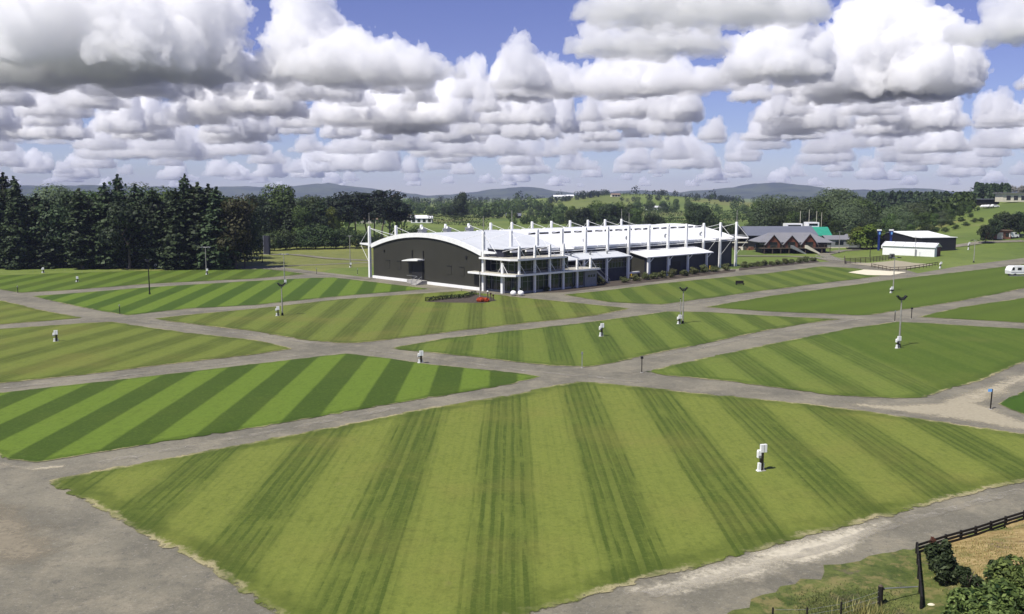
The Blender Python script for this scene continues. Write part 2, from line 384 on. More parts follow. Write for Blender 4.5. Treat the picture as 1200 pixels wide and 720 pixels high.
def patch(name, px, mat, ring, seed=1, z=.024, rise=0.0):
    P = poly2d(px); bm = dense(P, max(.9, ring * .45) if not rise else max(1.0, ring * .8), seed); edg = bm.verts.layers.float.new('edge')
    A = np.array([(p.x, p.y) for p in P]); B = np.roll(A, -1, 0); E = B - A; L2 = (E ** 2).sum(1)
    for v in bm.verts:
        c = np.array([v.co.x, v.co.y]); t = np.clip(((c - A) * E).sum(1) / L2, 0, 1); d = np.sqrt((((A + E * t[:, None]) - c) ** 2).sum(1).min())
        v[edg] = 0.0 if v.is_boundary else min(1.0, d / ring); v.co.z = z + rise * v[edg]
    for fc in bm.faces:
        if fc.normal.z < 0: fc.normal_flip()
    me = bpy.data.meshes.new(name); bm.to_mesh(me); bm.free(); me.materials.append(mat); return tag(link(name, me), kind='structure')
Y = (0.0, 1.0)
def dirpx(a, b): d = (G(*b) - G(*a)).to_2d().normalized(); return (d.x, d.y)
def lawn(px, light, dark, dirv=Y, e1=None, e2=None, period=7.0, tracks=0.0, dry=.3, soft=.05, strength=1.0, ring=1.6, seed=1, plain=None):
    ac = lambda q: -dirv[1] * q.x + dirv[0] * q.y
    ph = 0
    if e1:
        if e2: period = abs(ac(G(*e1)) - ac(G(*e2)))
        ph = ac(G(*e1)) / period
    m = lawn_mat('mown_grass', dirv, period, ph, light, dark, tracks, dry, soft, strength, None if plain is None else ac(G(*plain)))
    return patch('lawn', px, m, ring, seed, .065, .04)
Lt, Dk = (.150, .178, .034), (.056, .083, .013)
BL, BD = (0.108, 0.164, 0.0208), (0.042, 0.072, 0.0096)
GR, GD = (0.080, 0.118, 0.0144), (0.064, 0.098, 0.0120)
d2 = dirpx((462,472), (485,427)); d5 = dirpx((347,351), (378,325)); d3 = dirpx((122,432), (225,398)); d7 = dirpx((455,397.5), (485,352.5))
# the big front lawn
lawn([(58,564),(120,551),(200,537),(300,518),(400,499),(483,482),(600,463),(650,452),(677,448),(700,449),(760,455),(825,462),(950,474),(1054,488),(1200,509),(1330,528),(1330,540),(1200,566),(1117,585),(1025,610),(967,624),(867,653),(783,674),(700,697),(630,718),(540,748),(400,790),
      (320,720),(267,683),(220,653),(183,637),(157,621),(127,603),(92,585),(66,574)], Lt, Dk, Y, (617,503), None, 7.5, .75, .42, .10, 1.0, 2.2, 2)
lawn([(0,461),(100,450),(233,435),(350,421),(405,415),(450,420),(500,427),(600,437),(634,442),(600,451),(467,473),(300,502),(200,517),(83,537),(43,543),(12,540),(0,534),(-90,505),(-160,488),(-110,475)], BL, BD, d2, (430,421), (485,427), 7, 0, .16, .03, 1.0, .8, 3)
lawn([(0,386),(100,379),(132,377.5),(160,382),(225,391),(300,399),(345,409),(300,416),(200,427.5),(100,440),(0,450),(-120,466),(-190,450),(-110,398)], (.130, .160, .030), (0.064, 0.084, 0.0152), d3, (122,432), (210,424), 7, .25, .5, .10, 1, 1.5, 4)
lawn([(0,352),(50,364),(97,373),(50,377),(0,381),(-90,390),(-150,370),(-60,345)], (.130, .160, .030), (0.068, 0.088, 0.0160), d3, (122,432), (210,424), 7, .2, .5, .12, .8, 1.5, 5)
lawn([(37,347.5),(75,345),(125,341),(175,337),(250,332.5),(300,329.5),(367,326),(392,325.5),(435,330.5),(480,336),(506,339),(475,341.5),(430,345),(355,352),(300,358),(225,362),(175,367),(150,370),(140,369),(87,359)], BL, (0.044, 0.080, 0.0112), d5, (395,348), (436,345.5), 7, 0, .12, .04, 1, 1.5, 6)
lawn([(0,340),(25,343.5),(75,341),(175,333),(300,327),(360,321.5),(330,317.5),(305,315.5),(280,316),(150,318),(0,323),(-120,328),(-140,338)], (0.098, 0.148, 0.0208), (0.053, 0.084, 0.0120), d5, (250,326), (290,323), 7, 0, .3, .06, 1, 1.5, 7)
lawn([(178,374),(225,369),(300,362),(400,351),(475,345.5),(525,342.5),(542,341),(562,344),(587,346),(600,348),(662,354),(740,362),(700,370),(650,376),(600,381),(525,390),(450,399.5),(420,402.5),(400,403),(350,398.5),(300,389),(250,383.5),(200,377.5)], (.130, .162, .031), (0.064, 0.083, 0.0160), d7, (568,370), (611,370), 7, .55, .6, .08, 1, 1.5, 8)
lawn([(659,346),(712,354.5),(775,357.5),(825,350.5),(900,340.5),(975,331),(1025,325),(1050,320.5),(1030,318),(1000,314.5),(962,312.5),(900,320.5),(825,327.5),(775,332.5),(712,340.5)], (0.108, 0.144, 0.0240), (0.053, 0.085, 0.0128), Y, (790,348), (752,348), 7, .5, .3, .08, 1, 1.5, 9)
lawn([(455,408.5),(525,396.5),(600,388),(675,380),(750,370),(780,365.5),(825,366),(900,370.5),(985,374.5),(937,381),(900,387.5),(825,403.5),(762,416),(720,426),(687,431),(650,429.5),(600,424.5),(550,418.5),(475,411)], (0.120, 0.158, 0.0280), (0.051, 0.080, 0.0128), Y, (611,405), (668,405), 7, .6, .3, .08, 1, 1.5, 10)
lawn([(757,436.5),(800,425.5),(850,415),(900,404),(950,394.5),(1000,384.5),(1050,377.5),(1075,378.5),(1200,386),(1330,393),(1330,402),(1200,425),(1150,447),(1112,457),(1080,467),(1050,468),(975,464),(900,454),(850,447),(787,441.5)], (.128,.166,.031), (.054,.086,.013), Y, (960,425), (1030,425), 7, .6, .30, .10, 1.0, 1.5, 11, (1040,430))
lawn([(825,360.5),(900,347.5),(975,337.5),(1050,327.5),(1125,319),(1200,310),(1330,295),(1360,310),(1200,338.5),(1125,353.5),(1050,365),(1020,369.5),(1000,370),(950,367.5),(900,365.5)], GR, GD, dirpx((900,365),(1200,320)), (1000,350), None, 9, .4, .12, .25, 1, 1.5, 12)
lawn([(1075,372),(1125,360.5),(1200,349.5),(1340,328),(1370,372),(1200,379),(1150,376)], GR, GD, dirpx((900,365),(1200,320)), (1000,350), None, 9, .4, .12, .25, 1, 1.5, 13)
lawn([(1169,474),(1182,466.5),(1200,459),(1290,425),(1390,500),(1290,500),(1200,487),(1182,480)], (0.048, 0.096, 0.0112), (0.040, 0.080, 0.0096), Y, None, None, 7, 0, .1, .2, .5, .6, 14)
# sand, dust and the limestone pad
patch('gravel', [(955,466),(1000,470),(1050,472),(1085,470),(1120,459),(1150,450),(1185,440),(1195,462),(1165,474),(1182,482),(1230,500),(1260,520),(1200,508),(1100,492),(1000,479)], M['sand'], 2.2, 21, 0.024)
patch('gravel', [(1110,461),(1200,428),(1260,410),(1290,425),(1200,460),(1165,474),(1120,470)], M['dust'], 2.5, 22, 0.027)
patch('gravel', [(700,694),(790,668),(870,646),(960,622),(1030,606),(1060,612),(1010,640),(990,655),(900,682),(800,706)], M['bright_dust'], 3.0, 23, 0.030)
patch('gravel', [(860,650),(960,622),(1000,612),(1040,620),(1000,652),(930,668)], M['bright_dust'], 2.0, 24, .032)
patch('gravel', [(850,722),(905,696),(967,672),(1008,660),(1062,645),(1040,632),(960,660),(870,694),(800,722)], M['sand'], 1.6, 25, 0.033)
patch('gravel', [(40,582),(66,576),(127,605),(183,640),(267,686),(330,728),(260,728),(190,675),(110,630)], M['dust'], 3.5, 26, 0.036)
patch('gravel', [(-120,600),(0,570),(60,590),(120,640),(60,680),(-100,680)], M['brown_dust'], 5.0, 27, 0.039)
patch('gravel', [(-40,525),(0,536),(40,545),(90,541),(90,552),(30,556),(-40,545)], M['dust'], 1.2, 28, 0.042)
def streak(pts, w, seed):                   # a pale line of loose stone between the wheel tracks
    P = [G(*p).to_2d() for p in pts]; a = []; b = []
    for i, q in enumerate(P):
        t = (P[min(i + 1, len(P) - 1)] - P[max(i - 1, 0)]).normalized(); n = Vector((-t.y, t.x)) * w
        a.append(q + n); b.append(q - n)
    return sheet('gravel', a + b[::-1], .056 + seed * .0004, .058 + seed * .0004, M['streak'], w * .8, .6, seed)
streak([(60,377.5),(130,373),(150,374.5),(190,381),(250,388),(300,394),(370,403)], .9, 31)
streak([(430,411),(500,420),(560,428),(620,436),(690,442),(760,449)], .8, 32)
streak([(470,468.5),(540,457),(620,446),(650,440)], .8, 33)
streak([(110,545),(200,528),(300,510),(470,478)], .7, 34)
streak([(780,361),(850,351),(930,340),(1010,330),(1070,322)], .9, 35)
streak([(760,421),(850,402),(950,384),(1010,374)], .8, 36)
streak([(0,456),(120,444),(250,429),(360,416)], .7, 37)
streak([(990,375),(1060,374.5),(1120,378),(1200,382)], .8, 38)
streak([(220,367),(300,360.5),(400,350)], .6, 39)
streak([(750,700),(850,676),(960,645),(1060,612),(1150,588),(1200,574)], .7, 40)
patch('limestone_pad', [(994,320),(1012,316.5),(1062,319.5),(1044,323.5),(1016,323)], M['pad'], .3, 29, .12)
# paths beyond the showground
def strip(name, pts, w, mat, z=.05):
    P = [GT(*p) for p in pts]; Q = []
    for i in range(len(P) - 1):
        m = max(1, int((P[i + 1] - P[i]).length / 12))
        Q += [P[i].lerp(P[i + 1], k / m) for k in range(m)]
    Q.append(P[-1]); v = []; f = []
    for i, q in enumerate(Q):
        t = (Q[min(i + 1, len(Q) - 1)] - Q[max(i - 1, 0)]).to_2d().normalized(); n = Vector((-t.y, t.x)) * (w / 2)
        for s in (-1, 1):
            x, y = q.x + s * n.x, q.y + s * n.y; v.append((x, y, terr(x, y) + z + .1 * (y > 270)))
        if i: f.append((2 * i - 2, 2 * i - 1, 2 * i + 1, 2 * i))
    me = bpy.data.meshes.new(name); me.from_pydata(v, [], f); me.materials.append(mat); return tag(link(name, me), kind='structure')
strip('path', [(285,317),(310,314.6),(370,320),(435,327.5)], 3.2, M['asphalt'], .09)
strip('path', [(318,299),(345,299),(385,303.5),(437,306)], 3.5, M['asphalt'])
strip('path', [(437,308),(400,309.5),(350,311.5),(305,314)], 2.5, M['asphalt'], .06)
strip('path', [(862,300.5),(925,301),(962,303),(985,308)], 4, M['asphalt'])
strip('path', [(985,308),(965,299),(985,294.5),(1015,293)], 4, M['asphalt'], .06)
strip('path', [(1105,291),(1125,288.5),(1150,284.5),(1200,283)], 5, M['asphalt'])
# the bank at the lower right, with the fence at its foot
FP = [(1074,651),(1108,640),(1143,630),(1178,618),(1200,611),(1240,598),(1300,580)]
FW = [G(*p) for p in FP]
def bank_side(x, y):
    # distance behind the fence line (towards the camera)
    best = 1e9; side = 0
    for a, b in zip(FW, FW[1:]):
        ab = (b - a).to_2d(); t = max(0, min(1, (Vector((x, y)) - a.to_2d()).dot(ab) / ab.length_squared)); q = a.to_2d() + ab * t
        d = (Vector((x, y)) - q).length
        if d < best: best = d; side = ab.x * (y - q.y) - ab.y * (x - q.x)
    return best if side < 0 else 0
def bank_z(x, y):
    d = bank_side(x, y)
    k = S(-1.5, 4.5, x - FW[0].x)
    return .12 + .07 * math.sin(x * 1.1) * math.sin(y * .9) * min(1, d) + k * (.19 * d + 2.4 * S(9, 24, d) * S(18, 30, x))
bp = [G(*p).to_2d() for p in [(815,742),(832,727),(858,718),(880,705),(909,697),(938,681),(966,673),(985,664),(1008,660),(1034,651),(1058,646),(1068,647)]] + [w.to_2d() for w in FW[1:]] + [Vector((60,30)), Vector((60,8)), Vector((6,8))]
if area2(bp) < 0: bp = bp[::-1]
bm = bmesh.new(); rim = [bm.verts.new((p.x, p.y, 0)) for p in resample(bp, random.Random(8), 1.6)]
es = [bm.edges.new((rim[i], rim[(i + 1) % len(rim)])) for i in range(len(rim))]
bmesh.ops.triangle_fill(bm, edges=es, use_beauty=True)
for it in range(9):
    lng = [e for e in bm.edges if e.calc_length() > 1.1]
    if not lng: break
    bmesh.ops.subdivide_edges(bm, edges=lng, cuts=1); bmesh.ops.triangulate(bm, faces=bm.faces)
    if it > 2: bmesh.ops.beautify_fill(bm, faces=bm.faces, edges=bm.edges)
dry = bm.verts.layers.float.new('dryness'); edg = bm.verts.layers.float.new('edge')
for v in bm.verts:
    v.co.z = bank_z(v.co.x, v.co.y)
    c = v.co.to_2d(); a = FW[0].to_2d()
    fx = (c.x - a.x)
    v[dry] = S(.2, 2.2, fx) ; v[edg] = 0.0 if v.is_boundary and v.co.y > 30 else 1.0
for fc in bm.faces:
    if fc.normal.z < 0: fc.normal_flip()
me = bpy.data.meshes.new('bank'); bm.to_mesh(me); bm.free(); me.shade_smooth()
k = NT('rough_bank_grass'); p = k.pos()
gcol = k.mix(k.ramp(k.noise(p, .5, 6, .7), .35, .65), (.062, .090, .016), (.150, .170, .045))
gcol = k.mix(k.math('MULTIPLY', k.ramp(k.noise(p, 2.2, 6, .8), .48, .66), .75), gcol, (.032, .055, .012))
gcol = k.mix(k.math('MULTIPLY', k.ramp(k.noise(p, .8, 5, .7, (1, 1, 1), .4), .48, .64), .75), gcol, (.24, .20, .08))
dcol = k.mix(k.ramp(k.noise(p, 1.4, 6, .75, (1, 2.2, 1), .5), .35, .65), (.25, .175, .065), (.44, .335, .15))
dcol = k.mix(k.math('MULTIPLY', k.ramp(k.noise(p, .33, 4, .6), .52, .66), .85), dcol, (.10, .125, .03))
soil = k.mix(k.noise(p, 3, 5), (.07, .055, .04), (.16, .125, .09))
dd = k.math('ADD', k.attr('dryness'), k.math('MULTIPLY', k.math('SUBTRACT', k.noise(p, .7, 5, .7), .5), .9))
gcol = k.mix(k.ramp(dd, .45, .75), gcol, dcol)
gcol = k.mix(k.math('MULTIPLY', k.ramp(k.noise(p, .42, 6, .7, (1, 1, 1), 1.0), .54, .66), .75), gcol, soil)
k.color(gcol); k.bump(k.math('ADD', k.noise(p, 3, 6, .8), k.noise(p, 14, 3, .8)), .9, .08)
me.materials.append(k.m); tag(link('bank', me), kind='structure')
# ------------------------------------------------------------------ the pavilion (local x along its length, y across the arched gable)
W_, L_ = 40.0, 94.2
B0 = G(564, 341); vdir = (G(859, 312) - B0).to_2d(); RZ = math.atan2(vdir.y, vdir.x)
pav = thing('pavilion', (B0.x, B0.y, 0), 'long charcoal exhibition hall with white arched roof, white masts and glazed corner balconies', 'pavilion', None, RZ)
def arc(y, rise=3.2, base=8.0):
    r = ((W_ / 2) ** 2 + rise ** 2) / (2 * rise); return base + math.sqrt(r * r - (y - W_ / 2) ** 2) - (r - rise)
ys = [W_ * i / 28 for i in range(29)]
m = MB(); poly = [(.4, 0)] + [(W_ - .4, 0)] + [(min(W_ - .4, max(.4, y)), arc(y) - .25) for y in ys[::-1]]
m.prism(poly, 'x', .25, .55); m.build('gable_wall', M['charcoal'], pav)
m = MB(); m.prism(poly, 'x', L_ - .55, L_ - .25); m.build('gable_wall', M['charcoal'], pav)
m = MB(); m.box(.56, L_ - .56, .4, .7, 0, 7.7); m.build('side_wall', M['navy'], pav)
m = MB(); m.box(.56, L_ - .56, W_ - .7, W_ - .4, 0, 7.7); m.build('side_wall', M['navy'], pav)
m = MB(); top = [(y, arc(y) + .12) for y in ys]; bot = [(y, arc(y) - .2) for y in ys[::-1]]
m.prism(top + bot, 'x', .20, 23.4); m.build('roof', M['pale_roof'], pav)
m = MB(); m.prism(top + bot, 'x', 23.41, L_ - .20); m.build('roof', M['white_roof'], pav)
m = MB(); m.prism([(y, arc(y) + .25) for y in ys] + [(y, arc(y) - .75) for y in ys[::-1]], 'x', -.10, .19)
m.build('barge_board', M['white'], pav)
m = MB(); m.prism([(y, arc(y) + .25) for y in ys] + [(y, arc(y) - .75) for y in ys[::-1]], 'x', L_ - .19, L_ + .10)
m.build('barge_board', M['white'], pav)
m = MB(); m.box(-.3, L_ + .3, -.32, .02, 7.55, 8.1); m.build('eave_fascia', M['white'], pav)
m = MB(); m.box(-.3, L_ + .3, W_ - .02, W_ + .32, 7.55, 8.1); m.build('eave_fascia', M['white'], pav)
m = MB(); m.box(-.12, .245, .4, W_ - .4, 0, .62); m.build('plinth', M['white'], pav)
# slots of the ridge ventilators on the roof
for b in range(3, 12):
    for x0, x1 in ((.5, 3.4), (4.1, 7.3)):
        x0 += b * L_ / 12; x1 += b * L_ / 12
        for yy in (11.0,):
            m = MB(); z = arc(yy); s = (arc(yy + .5) - arc(yy - .5))
            m.bar((x0, yy, z + .32), (x1, yy, z + .32), .75, .4); v = m.build('ridge_vent', M['white'], pav)
            m = MB(); m.bar((x0 + .1, yy - .42, z + .26), (x1 - .1, yy - .42, z + .26), .1, .26); m.build('slot', M['dark'], v)
for b in range(3, 12):                       # second, hidden row on the far slope
    x0 = .6 + b * L_ / 12; m = MB(); m.bar((x0, 29, arc(29) + .3), (x0 + 6.6, 29, arc(29) + .3), .75, .4); m.build('ridge_vent', M['white'], pav)
for x in (9, 16.6, 23.8):
    m = MB(); z = arc(31.5); m.box(x - .7, x + .7, 30.8, 32.2, z - .6, z + 1.3); v = m.build('roof_ventilator', M['galv'], pav)
    m = MB(); m.box(x - .85, x + .85, 30.65, 32.35, z + 1.3, z + 1.6); m.tube((x, 31.5, z + 1.6), (x, 31.5, z + 2.0), .7, .4, 10); m.build('cowl', M['galv'], v)
for b in (4, 6, 8, 10):
    x = b * L_ / 12 + 3; m = MB(); m.tube((x, 2.5, arc(2.5)), (x, 2.5, arc(2.5) + .8), .22, .22, 8); m.bar((x, 2.5, arc(2.5) + .75), (x + .4, 2.2, arc(2.5) + 1.0), .3, .35); m.build('roof_cowl', M['galv'], pav)
# masts with their stays
for side in (0, 1):
    for b in range(13):
        x = L_ * b / 12; x = min(max(x, .0), L_); y0 = -.75 if side == 0 else W_ + .75; o = -1 if side == 0 else 1
        m = MB(); m.prism([(x - .31, 0), (x + .31, 0), (x + .26, 12.0), (x + .17, 12.4), (x - .17, 12.4), (x - .26, 12.0)], 'y', y0 - .28, y0 + .28)
        mast = m.build('mast', M['white'], pav)
        yi = y0 - o * 8.2; m = MB(); m.tube((x, y0, 12.0), (x, yi, arc(min(W_, max(0, yi))) + .1), .045, n=6)
        if b in (0,): m.tube((x, y0, 12.0), (x + 6.0, y0 - o * 5, arc(5.5) + .1), .07, n=6)
        m.build('stay_rod', M['white'], mast)
        ye = y0 + o * 3.9
        if side == 1 or b in (0, 1, 2, 3, 10, 11, 12):
            m = MB(); m.prism([(y0, 7.75), (y0, 8.45), (ye, 8.25), (ye, 7.95)], 'x', x - .22, x + .22); m.build('outrigger', M['white'], mast)
        m = MB(); m.tube((x, y0, 12.0), (x, ye, 8.15), .045, n=6)
        if side == 1 or b >= 10: m.tube((x, ye, 8.0), (x, y0, 3.2), .045, n=6)
        m.build('stay_rod', M['white'], mast)
        if b in (0, 6, 12):
            m = MB(); m.tube((x, y0, 12.4), (x, y0, 15.6), .09, .05, 6); m.build('flagpole', M['grey_pole'], mast)
    # tie beam under the eave between masts
    m = MB(); y0 = -.75 if side == 0 else W_ + .75; m.tube((0, y0, 7.3), (L_, y0, 7.3), .1, n=6); m.build('tie_beam', M['white'], pav)
# gable door, canopy, ducts, steps, blind windows
yd = 21.9
m = MB(); m.box(-.04, .24, yd - 1.9, yd + 1.9, .62, 5.0); m.build('gable_door', M['dark'], pav)
m = MB(); m.prism([(yd - 2.3, 5.25), (yd + 3.6, 4.95), (yd + 3.6, 5.1), (yd + 1, 5.55), (yd - 2.3, 5.55)], 'x', -1.7, .24); m.build('door_canopy', M['white'], pav)
for yy in (yd - 2.05, yd + 2.05):
    m = MB(); m.tube((.1, yy, 0), (.1, yy, 7.4), .11, n=6); m.build('downpipe', M['dark'], pav)
for yy in (6.5, 10.8, 25.3, 29.2, 33.6):
    m = MB(); m.box(.17, .24, yy - .75, yy + .75, 2.7, 4.5); f = m.build('blind_window', M['charcoal'], pav)
    m = MB(); m.box(.1, .24, yy - .85, yy + .85, 4.5, 4.62); m.build('drip_flashing', M['dark'], f)
for yy in (5, 35):
    m = MB(); m.box(.05, .24, yy - .25, yy + .25, 6.5, 7.0); m.build('wall_vent', M['dark'], pav)
m = MB()
for i in range(5): m.box(-1.6 - .32 * i - .32, -1.6 - .32 * i, 18.2, 20.0, 0, .72 - i * .14)
m.box(-1.6, -.06, 18.2, yd + 1.9, 0, .86); st = m.build('entrance_steps', M['concrete'], pav)
m = MB()
for yy in (18.25, 19.95):
    m.tube((-1.6, yy, 1.8), (-3.2, yy, 1.0), .05, n=6); m.tube((-1.6, yy, .8), (-1.6, yy, 1.8), .05, n=6); m.tube((-3.2, yy, 0), (-3.2, yy, 1.0), .05, n=6)
m.tube((-1.6, 19.95, 1.8), (-1.6, yd + 1.9, 1.8), .05, n=6); m.build('handrail', M['galv'], st)
# glazed corner annexe: floors on white posts
A = -10.0
def slab(name, poly, z0, z1):
    m = MB(); m.prism(poly, 'z', z0, z1); s = m.build(name, M['white'], pav)
    c = Vector((sum(p[0] for p in poly) / len(poly), sum(p[1] for p in poly) / len(poly)))
    q = [(c + (Vector(p) - c) * .965) for p in poly]
    m = MB(); m.prism([(a.x, a.y) for a in q], 'z', z1 + .003, z1 + .05); m.build('floor_top', M['deck_top'], s); return s
slab('balcony_slab', [(-1.5, 2.6), (-1.5, A + 1.2), (-.2, A - .7), (25.4, A - .7), (25.4, -.2), (2.0, -.2), (.0, 2.6)], 3.62, 4.0)
slab('balcony_slab', [(-.9, -.3), (-.6, A + .6), (.4, A - .7), (14.6, A - .7), (14.6, -.25)], 6.75, 7.12)
posts = [1.4, 5.8, 10.2, 14.3, 18.6]
for x in posts:
    m = MB(); m.box(x - .21, x + .21, A - .2, A + .2, 0, 3.62); m.build('post', M['white'], pav)
    top = 6.75 if x < 15 else 6.3
    m = MB(); m.prism([(x - .2, 4.05), (x + .2, 4.05), (x + .16, top), (x - .16, top)], 'y', A - .22, A + .22); p_ = m.build('post', M['white'], pav)
    m = MB()
    for zz in (6.2,): m.tube((x, A, zz), (x + 1.5, A - .3, 4.05), .05, n=6)
    m.build('stay_rod', M['white'], p_)
    if x < 15:
        m = MB(); m.prism([(x - .24, 7.17), (x + .24, 7.17), (x + .16, 9.7), (x - .16, 9.7)], 'y', A - .2, A + .2); p_ = m.build('post', M['white'], pav)
        m = MB(); m.tube((x, A, 9.5), (x + 1.5, A - .3, 7.15), .05, n=6); m.tube((x, A, 9.4), (x, A + 5, 8.3), .05, n=6); m.build('stay_rod', M['white'], p_)
x = 22.9
m = MB(); m.prism([(x - .26, 4.05), (x + .26, 4.05), (x + .2, 6.3), (x - .2, 6.3)], 'y', A - .22, A + .22); p_ = m.build('post', M['white'], pav)
m = MB(); m.tube((x, A, 6.2), (x + 1.5, A - .3, 4.05), .05, n=6); m.build('stay_rod', M['white'], p_)
for yy in (-6.8,):                      # along the gable side of the annexe
    x = -.2
    m = MB(); m.box(x - .3, x + .3, yy - .3, yy + .3, 0, 3.62); m.build('post', M['white'], pav)
    if yy < -5:
        m = MB(); m.prism([(yy - .26, 4.05), (yy + .26, 4.05), (yy + .2, 6.2), (yy - .2, 6.2)], 'x', x - .2, x + .2); p_ = m.build('post', M['white'], pav)
        m = MB(); m.tube((x, yy, 6.0), (x, yy + 1.5, 4.05), .05, n=6); m.tube((x, yy, 6.0), (x, yy - 1.5, 4.05), .05, n=6); m.build('stay_rod', M['white'], p_)
m = MB(); m.box(1.6, 1.9, -4.4, -4.1, 4.05, 6.75); m.build('post', M['white'], pav)
def glazing(p0, p1, z0, z1, pitch, name='glazing', mat='glass', sill=.0):
    p0 = Vector(p0); p1 = Vector(p1); d = (p1 - p0); n = max(1, round(d.length / pitch))
    m = MB(); m.bar((p0.x, p0.y, (z0 + z1) / 2), (p1.x, p1.y, (z0 + z1) / 2), .08, z1 - z0); g = m.build(name, M[mat], pav)
    m = MB()
    for i in range(n + 1):
        q = p0 + d * (i / n); m.box(q.x - .06, q.x + .06, q.y - .06, q.y + .06, z0, z1)
    m.bar((p0.x, p0.y, z1 - .06), (p1.x, p1.y, z1 - .06), .13, .1); m.bar((p0.x, p0.y, z0 + .06), (p1.x, p1.y, z0 + .06), .13, .1)
    m.bar((p0.x, p0.y, z0 + (z1 - z0) * .62), (p1.x, p1.y, z0 + (z1 - z0) * .62), .11, .06)
    m.build('mullions', M['grey_roof'], g)
glazing((1.2, A + .55), (21.2, A + .55), .35, 3.6, 1.5, mat='green_glass'); glazing((1.2, A + .55), (1.2, -.4), .35, 3.6, 1.5)
glazing((2.4, A + 2.4), (18.2, A + 2.4), 4.08, 6.7, 1.6); glazing((2.4, A + 2.4), (2.4, -.4), 4.08, 6.7, 1.6)

m = MB(); m.box(1.0, 21.3, A + .45, A + .7, 0, .34); m.box(1.0, 1.3, A + .72, -.4, 0, .34); m.build('glazing_plinth', M['grey_wall'], pav)
m = MB(); m.box(1.6, 14.2, -5.2, -.34, 7.17, 8.75); ur = m.build('upper_room', M['navy'], pav)
m = MB(); m.box(1.3, 14.5, -5.6, -.34, 8.76, 8.95); m.build('upper_room_roof', M['pale_roof'], ur)
for x in (3.2, 7.4, 11.6): m = MB(); m.box(x - .9, x + .9, -5.27, -5.21, 7.4, 8.5); m.build('upper_window', M['glass'], ur)
m = MB(); m.box(21.4, 25.2, A + .2, -.4, 0, 3.6); wb = m.build('toilet_block', M['grey_wall'], pav)
for i in range(3):
    m = MB(); m.box(22.4 + i * .85, 22.85 + i * .85, A + .13, A + .19, 2.1, 2.6); m.build('window', M['glass'], wb)
for zz in (1.0,):                             # balcony handrails
    for (z, x0, x1) in ((4.0, 1, 25), (7.12, 1, 14)):
        m = MB()
        m.tube((x0, A - .55, z + zz), (x1, A - .55, z + zz), .025, n=5); m.tube((x0, A - .55, z + .55), (x1, A - .55, z + .55), .015, n=5)
        m.build('handrail', M['galv'], pav)
for x in (4.0, 8.3, 12.6):
    m = MB(); m.box(x - 1.1, x + 1.1, -6.1, -5.7, 8.1, 8.5); m.build('sunshade_beam', M['white'], pav)
m = MB(); m.prism([(24.9, 4.0), (25.5, 4.0), (31.3, .0), (30.6, .0)], 'y', -8.6, -7.4); sr = m.build('outside_stair', M['concrete'], pav)
m = MB(); m.tube((25.2, -8.65, 5.0), (31, -8.65, 1.0), .05, n=6); m.tube((31, -8.65, 0), (31, -8.65, 1.0), .05, n=6); m.build('handrail', M['galv'], sr)
# lean-to canopies on the long side
def canopy(x0, x1, yf, zf, zb, mat):
    m = MB(); m.prism([(0, zb), (0, zb + .22), (yf, zf + .22), (yf, zf)], 'x', x0, x1); return m.build('canopy_roof', M[mat], pav)
canopy(18.5, 42.5, -5.5, 5.4, 6.5, 'pale_roof')
for x in (24.5, 31, 37): m = MB(); m.tube((x, -2.6, 5.9), (x, -2.6, 6.75), .22, .22, 8); m.bar((x, -2.6, 6.7), (x + .4, -2.9, 6.95), .3, .35); m.build('roof_cowl', M['galv'], pav)
m = MB(); m.box(25.5, 42.0, -4.6, -4.35, 0, 2.9); m.build('canopy_wall', M['navy'], pav)
glazing((25.6, -4.5), (42.0, -4.5), 2.95, 5.1, 1.1)
for x in (26.2, 34.0, 41.6):
    m = MB(); m.box(x - .24, x + .24, -5.3, -4.85, 0, 5.4); p_ = m.build('canopy_post', M['white'], pav)
    m = MB(); m.bar((x, -5.1, 4.2), (x + 1.4, -5.3, 5.35), .14); m.build('brace', M['white'], p_)
canopy(47.3, 75.0, -6.4, 4.85, 6.2, 'white')
m = MB(); m.box(48.0, 74.3, -5.35, -5.1, 0, 4.95); fw = m.build('canopy_wall', M['navy'], pav)
m = MB(); m.prism([(-.2, 0), (-.2, 6.1), (-5.09, 5.1), (-5.09, 0)], 'x', 47.9, 48.15); m.build('canopy_end_wall', M['charcoal'], pav)
m = MB(); m.prism([(-.2, 0), (-.2, 6.1), (-5.09, 5.1), (-5.09, 0)], 'x', 74.05, 74.3); m.build('canopy_end_wall', M['charcoal'], pav)
m = MB(); m.box(58.3, 62.0, -5.42, -5.36, 0, 3.4); m.build('double_door', M['dark'], pav)
m = MB(); m.box(56.7, 57.8, -5.42, -5.36, 2.5, 3.9); m.build('notice_board', M['white'], pav)
for i, x in enumerate((48.5, 56.2, 64.4, 72.6)):
    w = .4 if i == 0 else .24
    m = MB(); m.box(x - w, x + w, -6.1, -5.65, 0, 4.85); p_ = m.build('canopy_post', M['white'], pav)
    m = MB(); m.bar((x + w, -5.9, 3.7), (x + 1.6, -6.1, 4.8), .14); m.build('brace', M['white'], p_)
